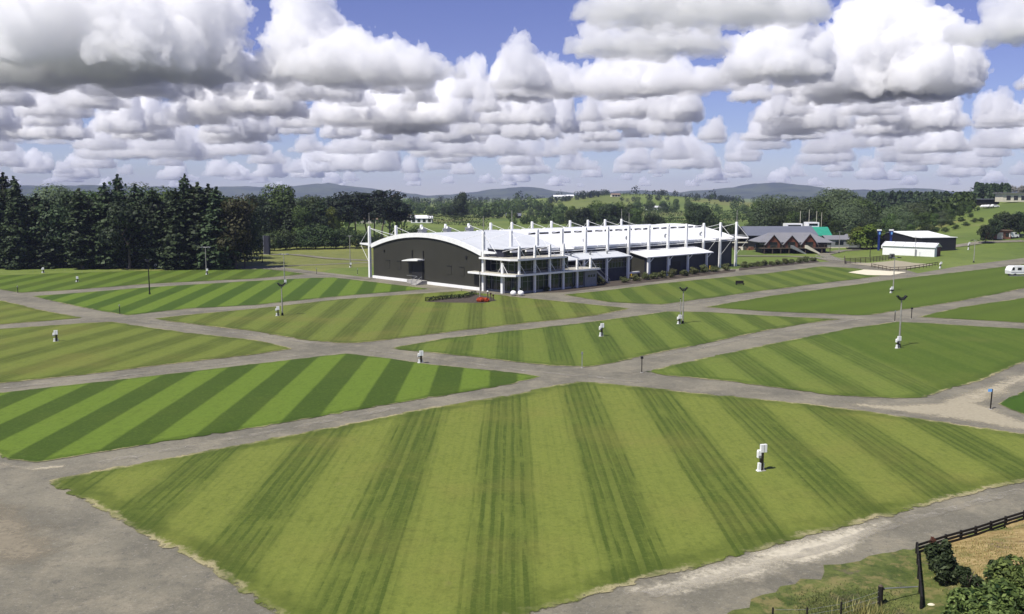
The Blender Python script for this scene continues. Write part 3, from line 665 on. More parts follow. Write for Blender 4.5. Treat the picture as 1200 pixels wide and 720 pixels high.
# ------------------------------------------------------------------ things round the pavilion
def PL(x, y, z=0):                            # pavilion-local to world
    c, s = math.cos(RZ), math.sin(RZ); return Vector((B0.x + x * c - y * s, B0.y + x * s + y * c, z))
t = thing('trailer_barrier', PL(45.4, -3.4), 'white horizontal barrier beam parked between the two canopies', 'barrier', None, RZ)
m = MB(); m.box(-2.6, 2.6, -.35, .35, 1.1, 1.5); m.build('beam', M['white'], t); m = MB(); m.box(-2.2, -1.9, -.2, .2, 0, 1.1); m.box(1.9, 2.2, -.2, .2, 0, 1.1); m.build('leg', M['dark'], t)
t0 = None
for i, (px, py) in enumerate(((740,325),(763.5,321.8),(832,316))):
    q = G(px, py)
    if t0 is None:
        t0 = t = thing('bollard', q, '', 'bollard', 'yellow bollards by the canopies')
        m = MB(); m.tube((0,0,0), (0,0,.95), .16, .16, 10); m.ball((0,0,.95), .16, .16, .1); m.build('post', M['yellow'], t); m = MB(); m.tube((0,0,0), (0,0,.06), .28, .28, 10); m.build('base_plate', M['dark'], t)
    else: t = copy_tree(t0); t.location = q
    t['label'] = ('yellow bollard between the two lean-to canopies of the hall', 'yellow bollard before the corner post of the white canopy', 'yellow bollard at the far end of the white canopy')[i]
t = thing('planter', G(606, 347), 'pair of round white planters at the foot of the corner post', 'planter')
for dx in (-.75, .75):
    m = MB(); m.ball((dx, 0, .55), .62, .62, .55, 12, 8); b_ = m.build('bowl', M['white'], t, True)
    m = MB()
    for kk in range(14):
        a = kk * 2.4; m.bar((dx, 0, .95), (dx + .3 * math.cos(a), .3 * math.sin(a), 1.5 + .1 * (kk % 3)), .05)
    m.build('plant', M['broadleaf'], b_)
# ------------------------------------------------------------------ foliage
def quads_mesh(name, C, N, size, tone, mat, asp=1.0, rng=None):
    """many small leaf-clump faces: centres C, normals N"""
    n = len(C); N = N / np.maximum(1e-6, np.linalg.norm(N, axis=1))[:, None]
    rv = rng.normal(size=(n, 3)); T = np.cross(N, rv); T /= np.maximum(1e-6, np.linalg.norm(T, axis=1))[:, None]; Bn = np.cross(N, T)
    sz = np.asarray(size).reshape(-1, 1) * rng.uniform(.65, 1.35, (n, 1)) * .5
    p = np.stack([C - T * sz * asp, C - Bn * sz * .75 + N * sz * .25, C + T * sz * asp, C + Bn * sz * .75 + N * sz * .25], 1).reshape(-1, 3)
    me = bpy.data.meshes.new(name); me.vertices.add(4 * n); me.vertices.foreach_set('co', p.astype(np.float32).ravel())
    me.loops.add(4 * n); me.loops.foreach_set('vertex_index', np.arange(4 * n, dtype=np.int32)); me.polygons.add(n)
    me.polygons.foreach_set('loop_start', np.arange(0, 4 * n, 4, dtype=np.int32)); me.update(calc_edges=True)
    at = me.attributes.new('tone', 'FLOAT', 'POINT'); at.data.foreach_set('value', np.repeat(np.clip(tone, 0, 1), 4).astype(np.float32))
    me.materials.append(mat); return me
def shell(rng, c, r, n, out=1.0, jit=.38):
    """points in a lobe, mostly near its skin"""
    d = rng.normal(size=(n, 3)); d /= np.linalg.norm(d, axis=1)[:, None]
    rad = rng.uniform(.55, 1.0, (n, 1)) ** .5
    return np.array(c) + d * rad * np.array(r), d * out + rng.normal(size=(n, 3)) * jit
def conifer_crown(seed, n=2600, h=1.0, R0=.17, base=.09, mat='conifer'):
    rng = np.random.default_rng(seed); C = []; N = []; T = []
    z = base
    while z < .985:
        f = (z - base) / (1 - base); r = R0 * (1 - f) ** .75 * rng.uniform(.75, 1.15) + .008
        if f < .15: r *= .65 + 2.3 * f
        nb = int(5 + 6 * (1 - f))
        for b in range(nb):
            a = rng.uniform(0, 6.283); L = r * rng.uniform(.55, 1.2); m = max(3, int(n / 330 * (L / R0) * 5.5))
            t = rng.uniform(.12, 1, m) ** .7
            x = np.cos(a) * t * L; y = np.sin(a) * t * L; zz = z - t * t * L * .28 + rng.normal(size=m) * .008
            w = .018 + .03 * (1 - t) * L / R0
            C.append(np.stack([x + rng.normal(size=m) * w, y + rng.normal(size=m) * w, zz], 1))
            N.append(np.stack([np.cos(a) * .6 + rng.normal(size=m) * .5, np.sin(a) * .6 + rng.normal(size=m) * .5, .7 + rng.normal(size=m) * .5], 1))
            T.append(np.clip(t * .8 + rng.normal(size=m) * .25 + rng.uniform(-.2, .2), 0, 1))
        z += .021 + .012 * rng.random()
    tip = np.stack([np.zeros(14), np.zeros(14), np.linspace(.96, 1.02, 14)], 1); C.append(tip + rng.normal(size=tip.shape) * .003); N.append(rng.normal(size=tip.shape)); T.append(np.full(14, .6))
    C = np.concatenate(C); N = np.concatenate(N); T = np.concatenate(T)
    return quads_mesh('crown', C, N, np.full(len(C), .036), T, M[mat], 1.0, rng)
def round_crown(seed, n, lobes, base=.16, rx=.42, mat='broadleaf', size=.045, flat=1.0, top=1.0, hole=.0, lob=1.0, jit=.38):
    """lobed crown of a broadleaf, unit height"""
    rng = np.random.default_rng(seed); C = []; N = []; T = []; hh = (top - base)
    for i in range(lobes):
        a = rng.uniform(0, 6.283); q = rng.uniform(0, 1) ** .6; zc = base + hh * rng.uniform(.22, .86)
        prof = math.sqrt(max(.05, 1 - ((zc - base) / hh * 2 - .85) ** 2 / 1.35))
        rr = rx * prof * q * .72; s = rng.uniform(.27, .46) * rx * lob
        c = (math.cos(a) * rr, math.sin(a) * rr, zc); m = int(n / lobes)
        c_, n_ = shell(rng, c, (s * 1.1, s * 1.1, s * .85 * flat), m, 1.0, jit)
        t = .25 + .5 * np.clip((c_[:, 2] - c[2]) / s * .5 + .5, 0, 1) * 0 + rng.uniform(-.25, .3) + rng.normal(size=m) * .20 + .25
        C.append(c_); N.append(n_ + np.array([0, 0, .35])); T.append(t)
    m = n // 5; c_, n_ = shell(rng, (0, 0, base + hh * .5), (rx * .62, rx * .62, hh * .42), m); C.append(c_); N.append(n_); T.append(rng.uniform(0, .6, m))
    C = np.concatenate(C); N = np.concatenate(N); T = np.concatenate(T); k = C[:, 2] > base * .4
    return quads_mesh('crown', C[k], N[k], np.full(k.sum(), size), T[k], M[mat], 1.1, rng)
def pine_crown(seed, n=2200, mat='pine'):
    rng = np.random.default_rng(seed); C = []; N = []; T = []
    for i in range(17):
        zc = rng.uniform(.42, .95); f = (zc - .42) / .53; a = rng.uniform(0, 6.283); r = rng.uniform(.06, .27) * (1.1 - f * .75)
        s = rng.uniform(.07, .13); m = n // 17
        c_, n_ = shell(rng, (math.cos(a) * r, math.sin(a) * r, zc), (s * 1.35, s * 1.35, s * .62), m); C.append(c_); N.append(n_ + np.array([0, 0, .5])); T.append(rng.uniform(0, .9, m))
    C = np.concatenate(C); N = np.concatenate(N); T = np.concatenate(T)
    return quads_mesh('crown', C, N, np.full(len(C), .037), T, M[mat], 1.0, rng)
def trunk_mesh(seed, top=.8, r=.016, limbs=5, z0=.3, mat='bark', spread=.25):
    rng = random.Random(seed); m = MB(); P = [Vector((0, 0, -.02))]
    for i in range(1, 6): P.append(Vector((rng.gauss(0, .008) * i, rng.gauss(0, .008) * i, top * i / 5)))
    for i in range(5): m.tube(P[i], P[i + 1], r * (1 - i * .17) * (1.25 if i == 0 else 1), r * (1 - (i + 1) * .17), 7, caps=False)
    for k in range(limbs):
        z = z0 + (top - z0) * (k + .3) / limbs; i = min(4, int(z / top * 5)); q = P[i].lerp(P[i + 1], z / top * 5 - i); a = k * 2.4 + rng.random()
        e = q + Vector((math.cos(a), math.sin(a), .7)) * spread * rng.uniform(.6, 1); m.tube(q, q.lerp(e, .5) - Vector((0, 0, .01)), r * .45, r * .3, 5, caps=False); m.tube(q.lerp(e, .5) - Vector((0, 0, .01)), e, r * .3, r * .1, 5, caps=False)
    return m.mesh('trunk', M[mat], True)
PROTO = {
 'conifer': [(conifer_crown(s, 2700, 1, rr, bb), trunk_mesh(s, .9, .014, 4, .05, 'bark', .1)) for s, rr, bb in ((1,.17,.05),(2,.15,.10),(3,.20,.03),(4,.16,.14),(5,.19,.07))],
 'pine': [(pine_crown(s), trunk_mesh(s, .85, .017, 8, .4, 'bark', .2)) for s in (11, 12, 13)],
 'broad': [(round_crown(s, 3400, 12, .06, .41, 'broadleaf', .038, 1.0, 1.0, .0, 1.15, .3), trunk_mesh(s, .7, .022, 6)) for s in (21, 22, 23, 24)],
 'willow': [(round_crown(s, 5200, 9, .03, .50, 'willow', .030, 1.0, 1.0, .0, 1.35, .22), trunk_mesh(s, .65, .026, 6)) for s in (31, 32, 33)],
 'lime': [(round_crown(41, 2200, 13, .0, .40, 'lime', .05), trunk_mesh(41, .7, .02, 5))],
 'bronze': [(round_crown(51, 2600, 15, .06, .36, 'bronze', .04), trunk_mesh(51, .7, .03, 6))],
 'bush': [(round_crown(s, 1900, 12, .02, .62, 'bush', .06), trunk_mesh(s, .5, .025, 5, .1)) for s in (61, 62, 63)],
 'darkbroad': [(round_crown(s, 2800, 17, .04, .42, 'conifer', .042), trunk_mesh(s, .75, .02, 6)) for s in (71, 72, 73)],
 'bare': [(round_crown(81, 420, 9, .3, .20, 'dry_leaf', .05), trunk_mesh(81, .97, .016, 12, .25, 'pale_bark', .16))],
}
PART = {'bush': 'foliage'}
tree_rng = random.Random(77)
def tree(kind, loc, h, label, group=None, wide=1.0, name=None, cat='tree'):
    v = tree_rng.randrange(len(PROTO[kind])); cr, tk = PROTO[kind][v]
    nm = name or {'conifer': 'conifer_tree', 'pine': 'pine_tree', 'bush': 'bush', 'bare': 'bare_tree'}.get(kind, 'broadleaf_tree')
    t = thing(nm, loc, label, cat, group, tree_rng.uniform(0, 6.28)); t.scale = (h * wide, h * wide, h)
    link(PART.get(kind, 'crown'), cr, t); link('trunk', tk, t); return t
def at_depth(px, top, d):
    q = P3(px, top, d); z = terr(q.x, d); return Vector((q.x, d, z - .1)), max(2.0, q.z - z)
# the dark shelterbelt at the left: one front row, named along its length
front = [(-14,216),(3,205),(16,209),(29,232),(42,229),(54,236),(66,233),(79,229),(92,223),(101,232),(111,226),(122,217),(130,228),(137,207),(147,226),(158,218),(168,228),(178,222),(187,229),(197,226),(206,223),(216,206),(224,219),(231,216),(238,226),(244,218),(253,221),(262,231)]
for i, (px, top) in enumerate(front):
    d = 243 + 4.5 * math.sin(i * 2.1) + (3 if i % 2 else 0); loc, h = at_depth(px, top, d)
    vis = i
    lab = ('dark conifer, ' + ORD[vis - 1] + ' from the left edge in the shelterbelt front row') if vis >= 1 else 'dark conifer of the shelterbelt cut off by the left edge of view'
    if top < 210: lab = lab.replace('dark conifer', 'tall spired dark conifer')
    if i % 4 == 2 and top > 222: tree('darkbroad', loc, h, lab.replace('dark conifer', 'dark round-headed tree'), 'trees in the left shelterbelt', .95)
    else: tree('conifer', loc, h, lab, 'trees in the left shelterbelt', 1.1 if top < 215 else 1.5)
# broad dark trees filling the row behind
for i, px in enumerate((-40,-5,12,34,62,84,104,126,150,172,198,222,246,268)):
    top = 233 + 5 * math.sin(i * 3.7) - (4 if i % 3 == 0 else 0); loc, h = at_depth(px, top, 254)
    tree('darkbroad', loc, h, 'dark broad tree, %s from the left in the shelterbelt middle row' % ORD[i], 'broad dark trees in the left shelterbelt', 1.0)
for i, (px, top) in enumerate(((-20,226),(28,233),(55,219),(72,229),(104,218),(126,226),(150,216),(172,223),(190,219),(203,219),(236,222),(262,226))):
    loc, h = at_depth(px, top, 275)
    tree('broad' if i not in (2, 6) else 'willow', loc, h, 'green round-headed tree showing above the shelterbelt, %s from the left' % ORD[i], 'round trees behind the left shelterbelt', .95)
loc, h = at_depth(272, 226, 240); tree('bronze', loc, h, 'bronze-tinged dark tree ending the left shelterbelt beside the lawn path', None, 1.0)
loc, h = at_depth(284, 246, 243); tree('darkbroad', loc, h, 'dark low-branched tree at the right end of the shelterbelt, trunk showing', None, .8)
# the clump between shelterbelt and pavilion
mid = [('darkbroad',292,230,330,.8),('darkbroad',303,224,345,.8),('broad',318,215,365,.95),('broad',331,217,368,.95),('conifer',341,233,345,1.5),('darkbroad',352,231,350,.95),('broad',364,229,365,.9),('conifer',375,236,352,1.5),('lime',384,240,372,.7),
       ('broad',356,238,342,.7),('darkbroad',368,246,345,.9),('lime',394,244,395,.6)]
names = {'darkbroad':'dark dense tree','broad':'green round-crowned tree','conifer':'dark pointed tree','lime':'lime-green young tree'}
cnt = {}
for kd, px, top, d, w in mid:
    cnt[kd] = cnt.get(kd, 0) + 1; loc, h = at_depth(px, top, d)
    tree(kd, loc, h, names[kd] + ' left of the pavilion, ' + ORD[cnt[kd] - 1] + ' of its kind in the clump', 'trees in the clump left of the pavilion', w)
for i, (px, top, d) in enumerate(((388,230,400),(397,222,398),(407,226,405),(416,222,398),(428,223,402),(438,226,407),(447,220,398),(456,220,401),(464,226,405),(470,236,402))):
    loc, h = at_depth(px, top, d); tree('pine', loc, h, 'dark open-crowned pine left of the arched gable, %s pine from the left' % ORD[i], 'pines left of the pavilion', 1.15)
for i, (px, top, d) in enumerate(((296,272,300),(306,274,320),(321,270,318),(334,269,322),(347,270,330),(358,266,326),(369,262,328),(380,264,326),(393,268,330),(406,268,333),(418,271,330),(430,272,335),(443,272,338),(458,273,336),(476,269,345),(488,265,352))):
    loc, h = at_depth(px, top, d)
    tree('bush', loc, h, 'rounded green bush in the hedge row left of the pavilion, %s from the left' % ORD[i], 'bushes in the row left of the pavilion', 1.1, None, 'bush')
# fields and woods behind the roof
loc, h = at_depth(541, 223, 640); tree('darkbroad', loc, h, 'tall lopsided dark tree rising alone over the fields behind the gable', None, .7)
loc, h = at_depth(538, 236, 640); tree('darkbroad', loc + Vector((-4, 3, 0)), h, 'lower dark tree leaning against the tall lopsided one', None, 1.3)
grp = [('lime',596,250,700),('lime',604,249,705),('willow',584,243,760),('willow',622,244,760),('broad',576,238,820),('broad',592,239,830),('broad',609,238,820),('broad',520,241,840),('broad',505,242,820),('broad',490,241,850),('broad',476,243,800),('broad',555,239,840),('broad',632,240,760),('broad',645,238,740),
       ('broad',656,250,560),('broad',668,245,540),('broad',658,236,760),('darkbroad',684,240,470),('broad',694,234,480),('broad',704,238,475),('darkbroad',715,236,470),('broad',726,236,480),('darkbroad',737,238,476),('broad',745,243,470),('broad',678,247,480),('lime',672,240,600),
       ('darkbroad',762,249,430),('darkbroad',770,250,432),('darkbroad',818,236,440),('darkbroad',823,240,436),('broad',812,246,440),('bush',832,252,436),('bush',779,263,420),('bush',790,262,420),('bush',802,262,422),('bush',842,262,420),('bush',853,262,420),('bush',864,263,425),('bush',876,262,428),('bush',888,262,430),
       ('darkbroad',886,250,460),('broad',763,233,900),('broad',778,235,910),('broad',792,233,930),('broad',747,233,890),('broad',806,232,940)]
cnt = {}
nm2 = {'lime':'lime-green young tree','willow':'pale green round tree','broad':'mid-green round tree','darkbroad':'dark dense tree','bush':'low dark bush'}
for kd, px, top, d in grp:
    cnt[kd] = cnt.get(kd, 0) + 1; loc, h = at_depth(px, top, d)
    tree(kd, loc, h, '%s in the fields behind the white roof, %s of its kind placed from the left' % (nm2[kd], ORD[cnt[kd] - 1]) if False else '%s in the fields behind the white pavilion roof' % nm2[kd], nm2[kd] + 's in the fields behind the pavilion', 1.0 if kd != 'bush' else 1.3, None, 'bush' if kd == 'bush' else 'tree')
# willows and mixed trees right of the pavilion, behind the lodge and the sheds
rt = [('willow',904,226,440),('willow',922,231,445),('broad',890,236,455),('willow',938,232,430),('broad',957,231,435),('willow',978,222,430),('willow',1001,223,425),('broad',966,238,405),('willow',1016,232,418),('willow',996,235,400),('broad',1014,232,405),('willow',1008,241,390),('willow',992,243,385),('broad',930,248,400),('broad',912,250,400),('darkbroad',948,256,380),
      ('darkbroad',1022,254,375),('lime',1017,261,322),('lime',1009,264,325),('lime',1024,267,325),('broad',1030,258,360),('broad',1040,250,390),('willow',1046,240,400),('willow',1072,238,410),('willow',1060,247,395),('broad',1072,244,405),('willow',1058,256,375),('broad',1082,248,400),('broad',1047,262,355),('darkbroad',1036,266,350),('broad',1068,262,372),('bush',1088,262,382),('broad',1095,250,410),('willow',1106,246,420),('broad',1116,244,430),('broad',1126,242,440),('broad',1136,240,450),('willow',1104,256,402),('bush',1114,258,408),('bush',1126,254,418),('bush',1138,252,430),('bush',1098,268,385),('broad',1146,242,455),('bush',1150,262,400),('bush',1132,262,392),('bush',1142,258,402),('bush',1120,266,384),('bush',1108,270,376),
      ('bush',985,270,360),('darkbroad',1000,262,370),('broad',978,256,378),('darkbroad',960,262,372)]
nm3 = {'lime':'yellow-green tree','willow':'pale green billowing tree','broad':'green round tree','darkbroad':'dark dense tree','bush':'low spreading bush'}
for kd, px, top, d in rt:
    loc, h = at_depth(px, top, d); side = 'between the lodge and the black shed' if px < 1046 else 'on the slope behind the white shed'
    tree(kd, loc, h, nm3[kd] + ' in the woods ' + side, nm3[kd] + 's ' + side, {'bush': 1.5, 'lime': 1.5, 'willow': 1.12}.get(kd, 1.0), None, 'bush' if kd == 'bush' else 'tree')
for i, (px, top, d) in enumerate(((1156,262,322),(1165,254,330),(1177,246,337),(1187,248,335),(1197,245,338),(1208,250,330))):
    loc, h = at_depth(px, top, d); tree('darkbroad', loc, h, 'dark bushy tree round the red brick hut at right, %s from the left' % ORD[i], 'dark trees by the brick hut', 1.0)
for i, px in enumerate((1176,1179.5,1183,1186.5,1190,1194,1198)):
    loc, h = at_depth(px, 216 + (i % 3), 640); tree('bare', loc, h, 'bare grey-stemmed tree of the pale row on the right skyline, %s from the left' % ORD[i], 'bare grey trees on the right skyline', .8)
# dark pine plantation on the right skyline and far woods: nobody could count these
def wood(name, label, spots, mat, seed, n=90, pointed=False):
    rng = np.random.default_rng(seed); C = []; N = []; T = []; Sz = []
    for (x, y, z, h) in spots:
        if pointed:
            t = rng.uniform(0, 1, n) ** .75; r = h * .2 * (1 - t) ** .8 + .2; a = rng.uniform(0, 6.283, n)
            c = np.stack([x + r * np.cos(a) * rng.uniform(.6, 1, n), y + r * np.sin(a) * rng.uniform(.6, 1, n), z + h * (.08 + .92 * t)], 1); nn = np.stack([np.cos(a), np.sin(a), np.full(n, .5)], 1)
        else:
            d = rng.normal(size=(n, 3)); d /= np.linalg.norm(d, axis=1)[:, None]; rr = rng.uniform(.7, 1, (n, 1))
            c = np.array([x, y, z + h * .5]) + d * rr * np.array([h * .48, h * .48, h * .5]) * (1 + .18 * np.sin(d[:, :1] * 7 + x)); nn = d
        C.append(c); N.append(nn + rng.normal(size=(n, 3)) * .4); T.append(np.clip(rng.uniform(0, 1, n) * .7 + rng.uniform(-.1, .4), 0, 1)); Sz.append(np.full(n, h * .17))
    me = quads_mesh(name, np.concatenate(C), np.concatenate(N), np.concatenate(Sz), np.concatenate(T), mat, 1.0, rng)
    return tag(link(name, me), label, 'woodland', None, 'stuff')
rng = random.Random(4)
def spots(pxs, ds, n, hs):
    o = []
    for i in range(n):
        d = rng.uniform(*ds); px = rng.uniform(*pxs); x = (px - 600) / F * d
        if d > 1000 and terr(x, d) > 3 and rng.random() < .75: continue
        o.append((x, d, terr(x, d) - .3, rng.uniform(*hs)))
    return o
def ridge(pxs, ds, n, top): return [(x, y, z, max(4, top + rng.uniform(-1.6, 1.2) - z)) for x, y, z, h in spots(pxs, ds, n, (9, 10))]
wood('woodland', 'dark pine plantation along the right skyline above the round trees', ridge((1012,1138), (640,760), 170, 20.5) + ridge((1139,1178), (600,700), 90, 26.5) + spots((1170,1330), (680,760), 50, (9,12)), M['conifer'], 5, 110, True)
wood('woodland', 'wooded slope of mixed green trees behind the sheds at right', spots((880,1130), (460,640), 150, (8,13)), M['broadleaf'], 6, 110)
wood('woodland', 'dark far belt of trees across the plain below the blue hills', spots((-150,1350), (1250,1900), 420, (10,17)) + spots((300,1300), (1900,3000), 320, (11,18)), M['pine'], 7, 60)
wood('woodland', 'scattered green trees round the farms on the far plain', spots((420,900), (880,1300), 120, (7,13)), M['broadleaf'], 8, 80)
wood('woodland', 'dark woods far behind the left shelterbelt', spots((-150,480), (460,1100), 260, (12,18)), M['broadleaf'], 9, 90)
wood('woodland', 'dark cap of trees on the small green hill beyond the roof', [((px - 600) / F * 1280, 1280 + rng.uniform(-30, 30), terr((px - 600) / F * 1280, 1280) - .5, rng.uniform(6, 9)) for px in np.linspace(676, 712, 30)] + [((px - 600) / F * 1250, 1250, terr((px - 600) / F * 1250, 1250), rng.uniform(3, 6)) for px in np.linspace(715, 800, 24)], M['pine'], 10, 80)
def belt(px0, px1, d0, d1, n, hs):
    o = []
    for i in range(n):
        t = rng.random(); d = d0 + (d1 - d0) * t + rng.uniform(-8, 8); x = ((px0 + (px1 - px0) * t) - 600) / F * d; o.append((x, d, terr(x, d) - .3, rng.uniform(*hs)))
    return o
wood('woodland', 'dark belts of trees dividing the small fields behind the white roof', belt(556, 665, 760, 720, 20, (7,11)) + belt(640, 900, 930, 900, 34, (7,11)) + belt(745, 905, 690, 720, 20, (4,7)) + belt(455, 560, 880, 860, 20, (8,12)) + belt(600, 690, 600, 620, 22, (4,7)) + belt(470, 640, 1050, 1020, 30, (9,13)), M['broadleaf'], 12, 130)
wood('woodland', 'trees scattered over the flanks of the small green hill', belt(640, 700, 1150, 1240, 26, (6,10)) + belt(700, 860, 1130, 1200, 22, (5,9)) + belt(760, 880, 1300, 1260, 18, (6,9)), M['pine'], 13, 110)
# clipped shelter hedges
def hedge(px0, px1, d0, d1, h, w, label):
    a = (px0 - 600) / F * d0; b = (px1 - 600) / F * d1; L = math.hypot(b - a, d1 - d0); n = int(L * 22)
    r = np.random.default_rng(int(px0)); t = r.uniform(0, 1, n); face = r.integers(0, 4, n); u = r.uniform(-1, 1, n); v = r.uniform(0, 1, n)
    off = np.where(face == 0, 1, np.where(face == 1, -1, u)) * w / 2; zz = np.where(face >= 2, 1, v) * h * (1 + .06 * np.sin(t * L * .5)); nx = np.where(face == 0, 1, np.where(face == 1, -1, 0)); nz = np.where(face >= 2, 1.0, .2)
    dx, dy = (b - a) / L, (d1 - d0) / L; mx, my = (a + b) / 2, (d0 + d1) / 2
    C = np.stack([a + (b - a) * t - dy * off - mx, d0 + (d1 - d0) * t + dx * off - my, zz], 1) + r.normal(size=(n, 3)) * .18
    N = np.stack([-dy * nx, dx * nx, nz], 1) + r.normal(size=(n, 3)) * .45
    t_ = thing('hedge', (mx, my, terr(mx, my)), label, 'hedge'); link('foliage', quads_mesh('foliage', C, N, np.full(n, .85), r.uniform(0, .8, n), M['broadleaf'], 1.0, r), t_)
    m = MB(); k = max(2, int(L / 6))
    for i in range(k): q = (a + (b - a) * (i + .5) / k - mx, d0 + (d1 - d0) * (i + .5) / k - my); m.tube((q[0], q[1], 0), (q[0], q[1], h * .7), .15, .1, 5)
    m.tube((a - mx, d0 - my, h * .5), (b - mx, d1 - my, h * .5), .08, .08, 5)  # long bar added to link the upright stems, not a stem itself
    link('stems', m.mesh('stems', M['bark']), t_)
hedge(504, 571, 610, 560, 5.5, 4, 'long dark clipped hedge beside the white farmhouse behind the gable')
hedge(548, 660, 800, 760, 8, 4, 'tall dark shelter hedge across the far field behind the gable')
hedge(650, 750, 640, 620, 2.5, 2.5, 'low dark hedge crossing the pasture right of the round trees')
hedge(770, 900, 640, 660, 3, 3, 'thin dark hedge line over the pasture at the right end of the roof')
hedge(740, 980, 800, 820, 5, 4, 'long dark hedge at the far edge of the flat pasture')
hedge(880, 962, 372, 352, 3.6, 4, 'dense green hedge bank directly behind the grey-roofed lodge')
# bed of shrubs along the pavilion
SB = [(641,341.5),(651,339),(668,337.5),(681,335.5),(694,333.5),(703,334),(732,331.5),(745,330),(756,328.5),(766,327.5),(775,326.5),(788,325.5),(801,323.8),(814,322),(825,320.6),(838,319),(850,317.3)] + [(872,318.5-4),(880,313.6),(888,313),(896,312.4),(904,311.8),(912,311.2),(920,310.4),(928,309.4),(936,308.6),(944,307.8),(952,307)]
bc = [round_crown(s, 900, 11, .0, .70, 'hedge_leaf', .11) for s in (91, 92, 93)]; bt = trunk_mesh(95, .5, .03, 6, .1)
for i, p in enumerate(SB):
    h = 2.0 if 9 <= i < 17 else (1.3 if i < 2 else 1.7)
    t = thing('shrub', G(*p), 'rounded olive-green shrub in the bark bed along the pavilion, %s from the left' % ORD[i], 'shrub', 'shrubs in the bed along the pavilion', i * 1.3)
    t.scale = (h * 1.1, h * 1.1, h * (.9 + .2 * ((i * 7) % 3) / 2)); link('foliage', bc[i % 3], t); link('stems', bt, t)
sheet('planting_bed', poly2d([(628,343.5),(660,343),(712,336.5),(775,329.5),(825,323.5),(862,318.5),(862,316),(825,319.5),(775,324.5),(742,328),(700,331),(660,337)]), .03, .06, M['soil'], .3, .3, 50)
sheet('planting_bed', poly2d([(866,317.5),(900,313.5),(960,307.5),(956,305),(900,310.5),(866,314.5)]), .11, .13, M['soil'], .3, .3, 51)
# ------------------------------------------------------------------ floodlight poles
def hgt(px, py, top): q = G(px, py); return at_top(px, top, q.y)
def at_top(px, top, d): return P3(px, top, d).z
def yard_lamp(px, py, top, kind, label, grp, extra=None):
    q = GT(px, py); h = P3(px, top, q.y).z - q.z
    t = thing('lamp_post', q, label, 'lamp post', grp)
    pm = 'grey_pole' if kind != 'dark' else 'dark_wood'
    m = MB(); m.tube((0,0,0), (0,0,h - .35), .13, .075, 10); m.build('pole', M[pm], t)
    m = MB(); m.tube((0,0,0), (0,0,.5), .2, .17, 10); m.box(-.26,.26,-.26,.26,0,.06); m.build('base', M['dark'], t)
    if kind in ('y', 'dark'):
        m = MB(); m.tube((0,0,h - .55), (0,0,h - .3), .12, .12, 8); m.bar((-.55,0,h - .2), (.55,0,h - .2), .07); m.build('bracket', M['dark'], t)
        for s in (-1, 1):
            m = MB(); m.prism([(s * .02, h - .5), (s * .22, h - .55), (s * .68, h - .02), (s * .5, h + .08)], 'y', -.22, .22); hd = m.build('floodlight', M['dark'], t)
            m = MB(); m.prism([(s * .235, h - .545), (s * .255, h - .56), (s * .69, h - .06), (s * .68, h - .03)], 'y', -.19, .19); m.build('lens', M['glass'], hd)
    else:
        m = MB(); m.tube((-.8,0,h - .2), (.8,0,h - .2), .05, .05, 6); m.tube((0,0,h - .4), (0,0,h - .1), .09, .09, 8); m.build('bracket', M['galv'], t)
        for s in (-1, 1):
            m = MB(); m.prism([(s * .55, h - .22), (s * 1.25, h - .3), (s * 1.3, h - .16), (s * .6, h - .02)], 'y', -.2, .2); m.build('floodlight', M['galv'] if kind == 'arm' else M['dark'], t)
    return t
lg = 'floodlight poles on the lawns'
yard_lamp(331, 371, 332, 'y', 'floodlight pole with a dark forked head on the pale lawn left of the pavilion', lg)
yard_lamp(800, 380, 337, 'y', 'floodlight pole with a dark forked head on the centre lawn beside a thinner pole', lg)
yard_lamp(1053.5, 408, 347, 'y', 'tallest floodlight pole with a forked head on the plain green right lawn', lg)
yard_lamp(1046.5, 342, 301, 'flat', 'thin dark floodlight pole in front of the pale limestone pad', lg)
yard_lamp(333.5, 332, 297, 'arm', 'floodlight pole with two level pale arms on the striped lawn left of the gable', lg)
yard_lamp(242, 322, 289, 'arm', 'floodlight pole with pale head before the right part of the shelterbelt', lg)
yard_lamp(175.5, 346, 304, 'dark', 'dark floodlight pole on the striped lawn before the middle of the shelterbelt', lg)
yard_lamp(410.5, 312, 276, 'flat', 'slim floodlight pole by the path just left of the pavilion', lg)
yard_lamp(1141, 308, 281, 'flat', 'floodlight pole on the right lawn between the white shed and the brick hut', lg)
yard_lamp(983, 297, 271, 'flat', 'floodlight pole with pale head beside the lodge with red gables', lg)
yard_lamp(307.5, 308, 288, 'dark', 'short dark lamp pole by the path behind the striped lawn', lg)
def pole(px, py, top, label, mat='grey_pole', r=.07, name='pole', cat='pole', grp=None):
    q = GT(px, py); h = P3(px, top, q.y).z - q.z; t = thing(name, q, label, cat, grp)
    m = MB(); m.tube((0,0,0), (0,0,h), r, r * .7, 8); m.build('shaft', M[mat], t); m = MB(); m.ball((0,0,h), r * 1.5, None, r); m.tube((0,0,0), (0,0,.15), r * 1.9, r * 1.7, 8); m.build('cap', M['dark'], t); return t
pole(797, 380.5, 350, 'thin bare pole standing against the forked floodlight pole of the centre lawn', 'grey_pole', .08)
pole(562.5, 352, 318, 'bare grey flagpole rising from the small garden before the gable corner', 'grey_pole', .11, 'flagpole', 'flagpole')
pole(1072, 301.5, 277, 'bare grey pole standing in front of the white shed', 'grey_pole', .09)
pole(1019.5, 301, 288, 'short dark post behind the rail fence left of the white shed', 'dark', .12)
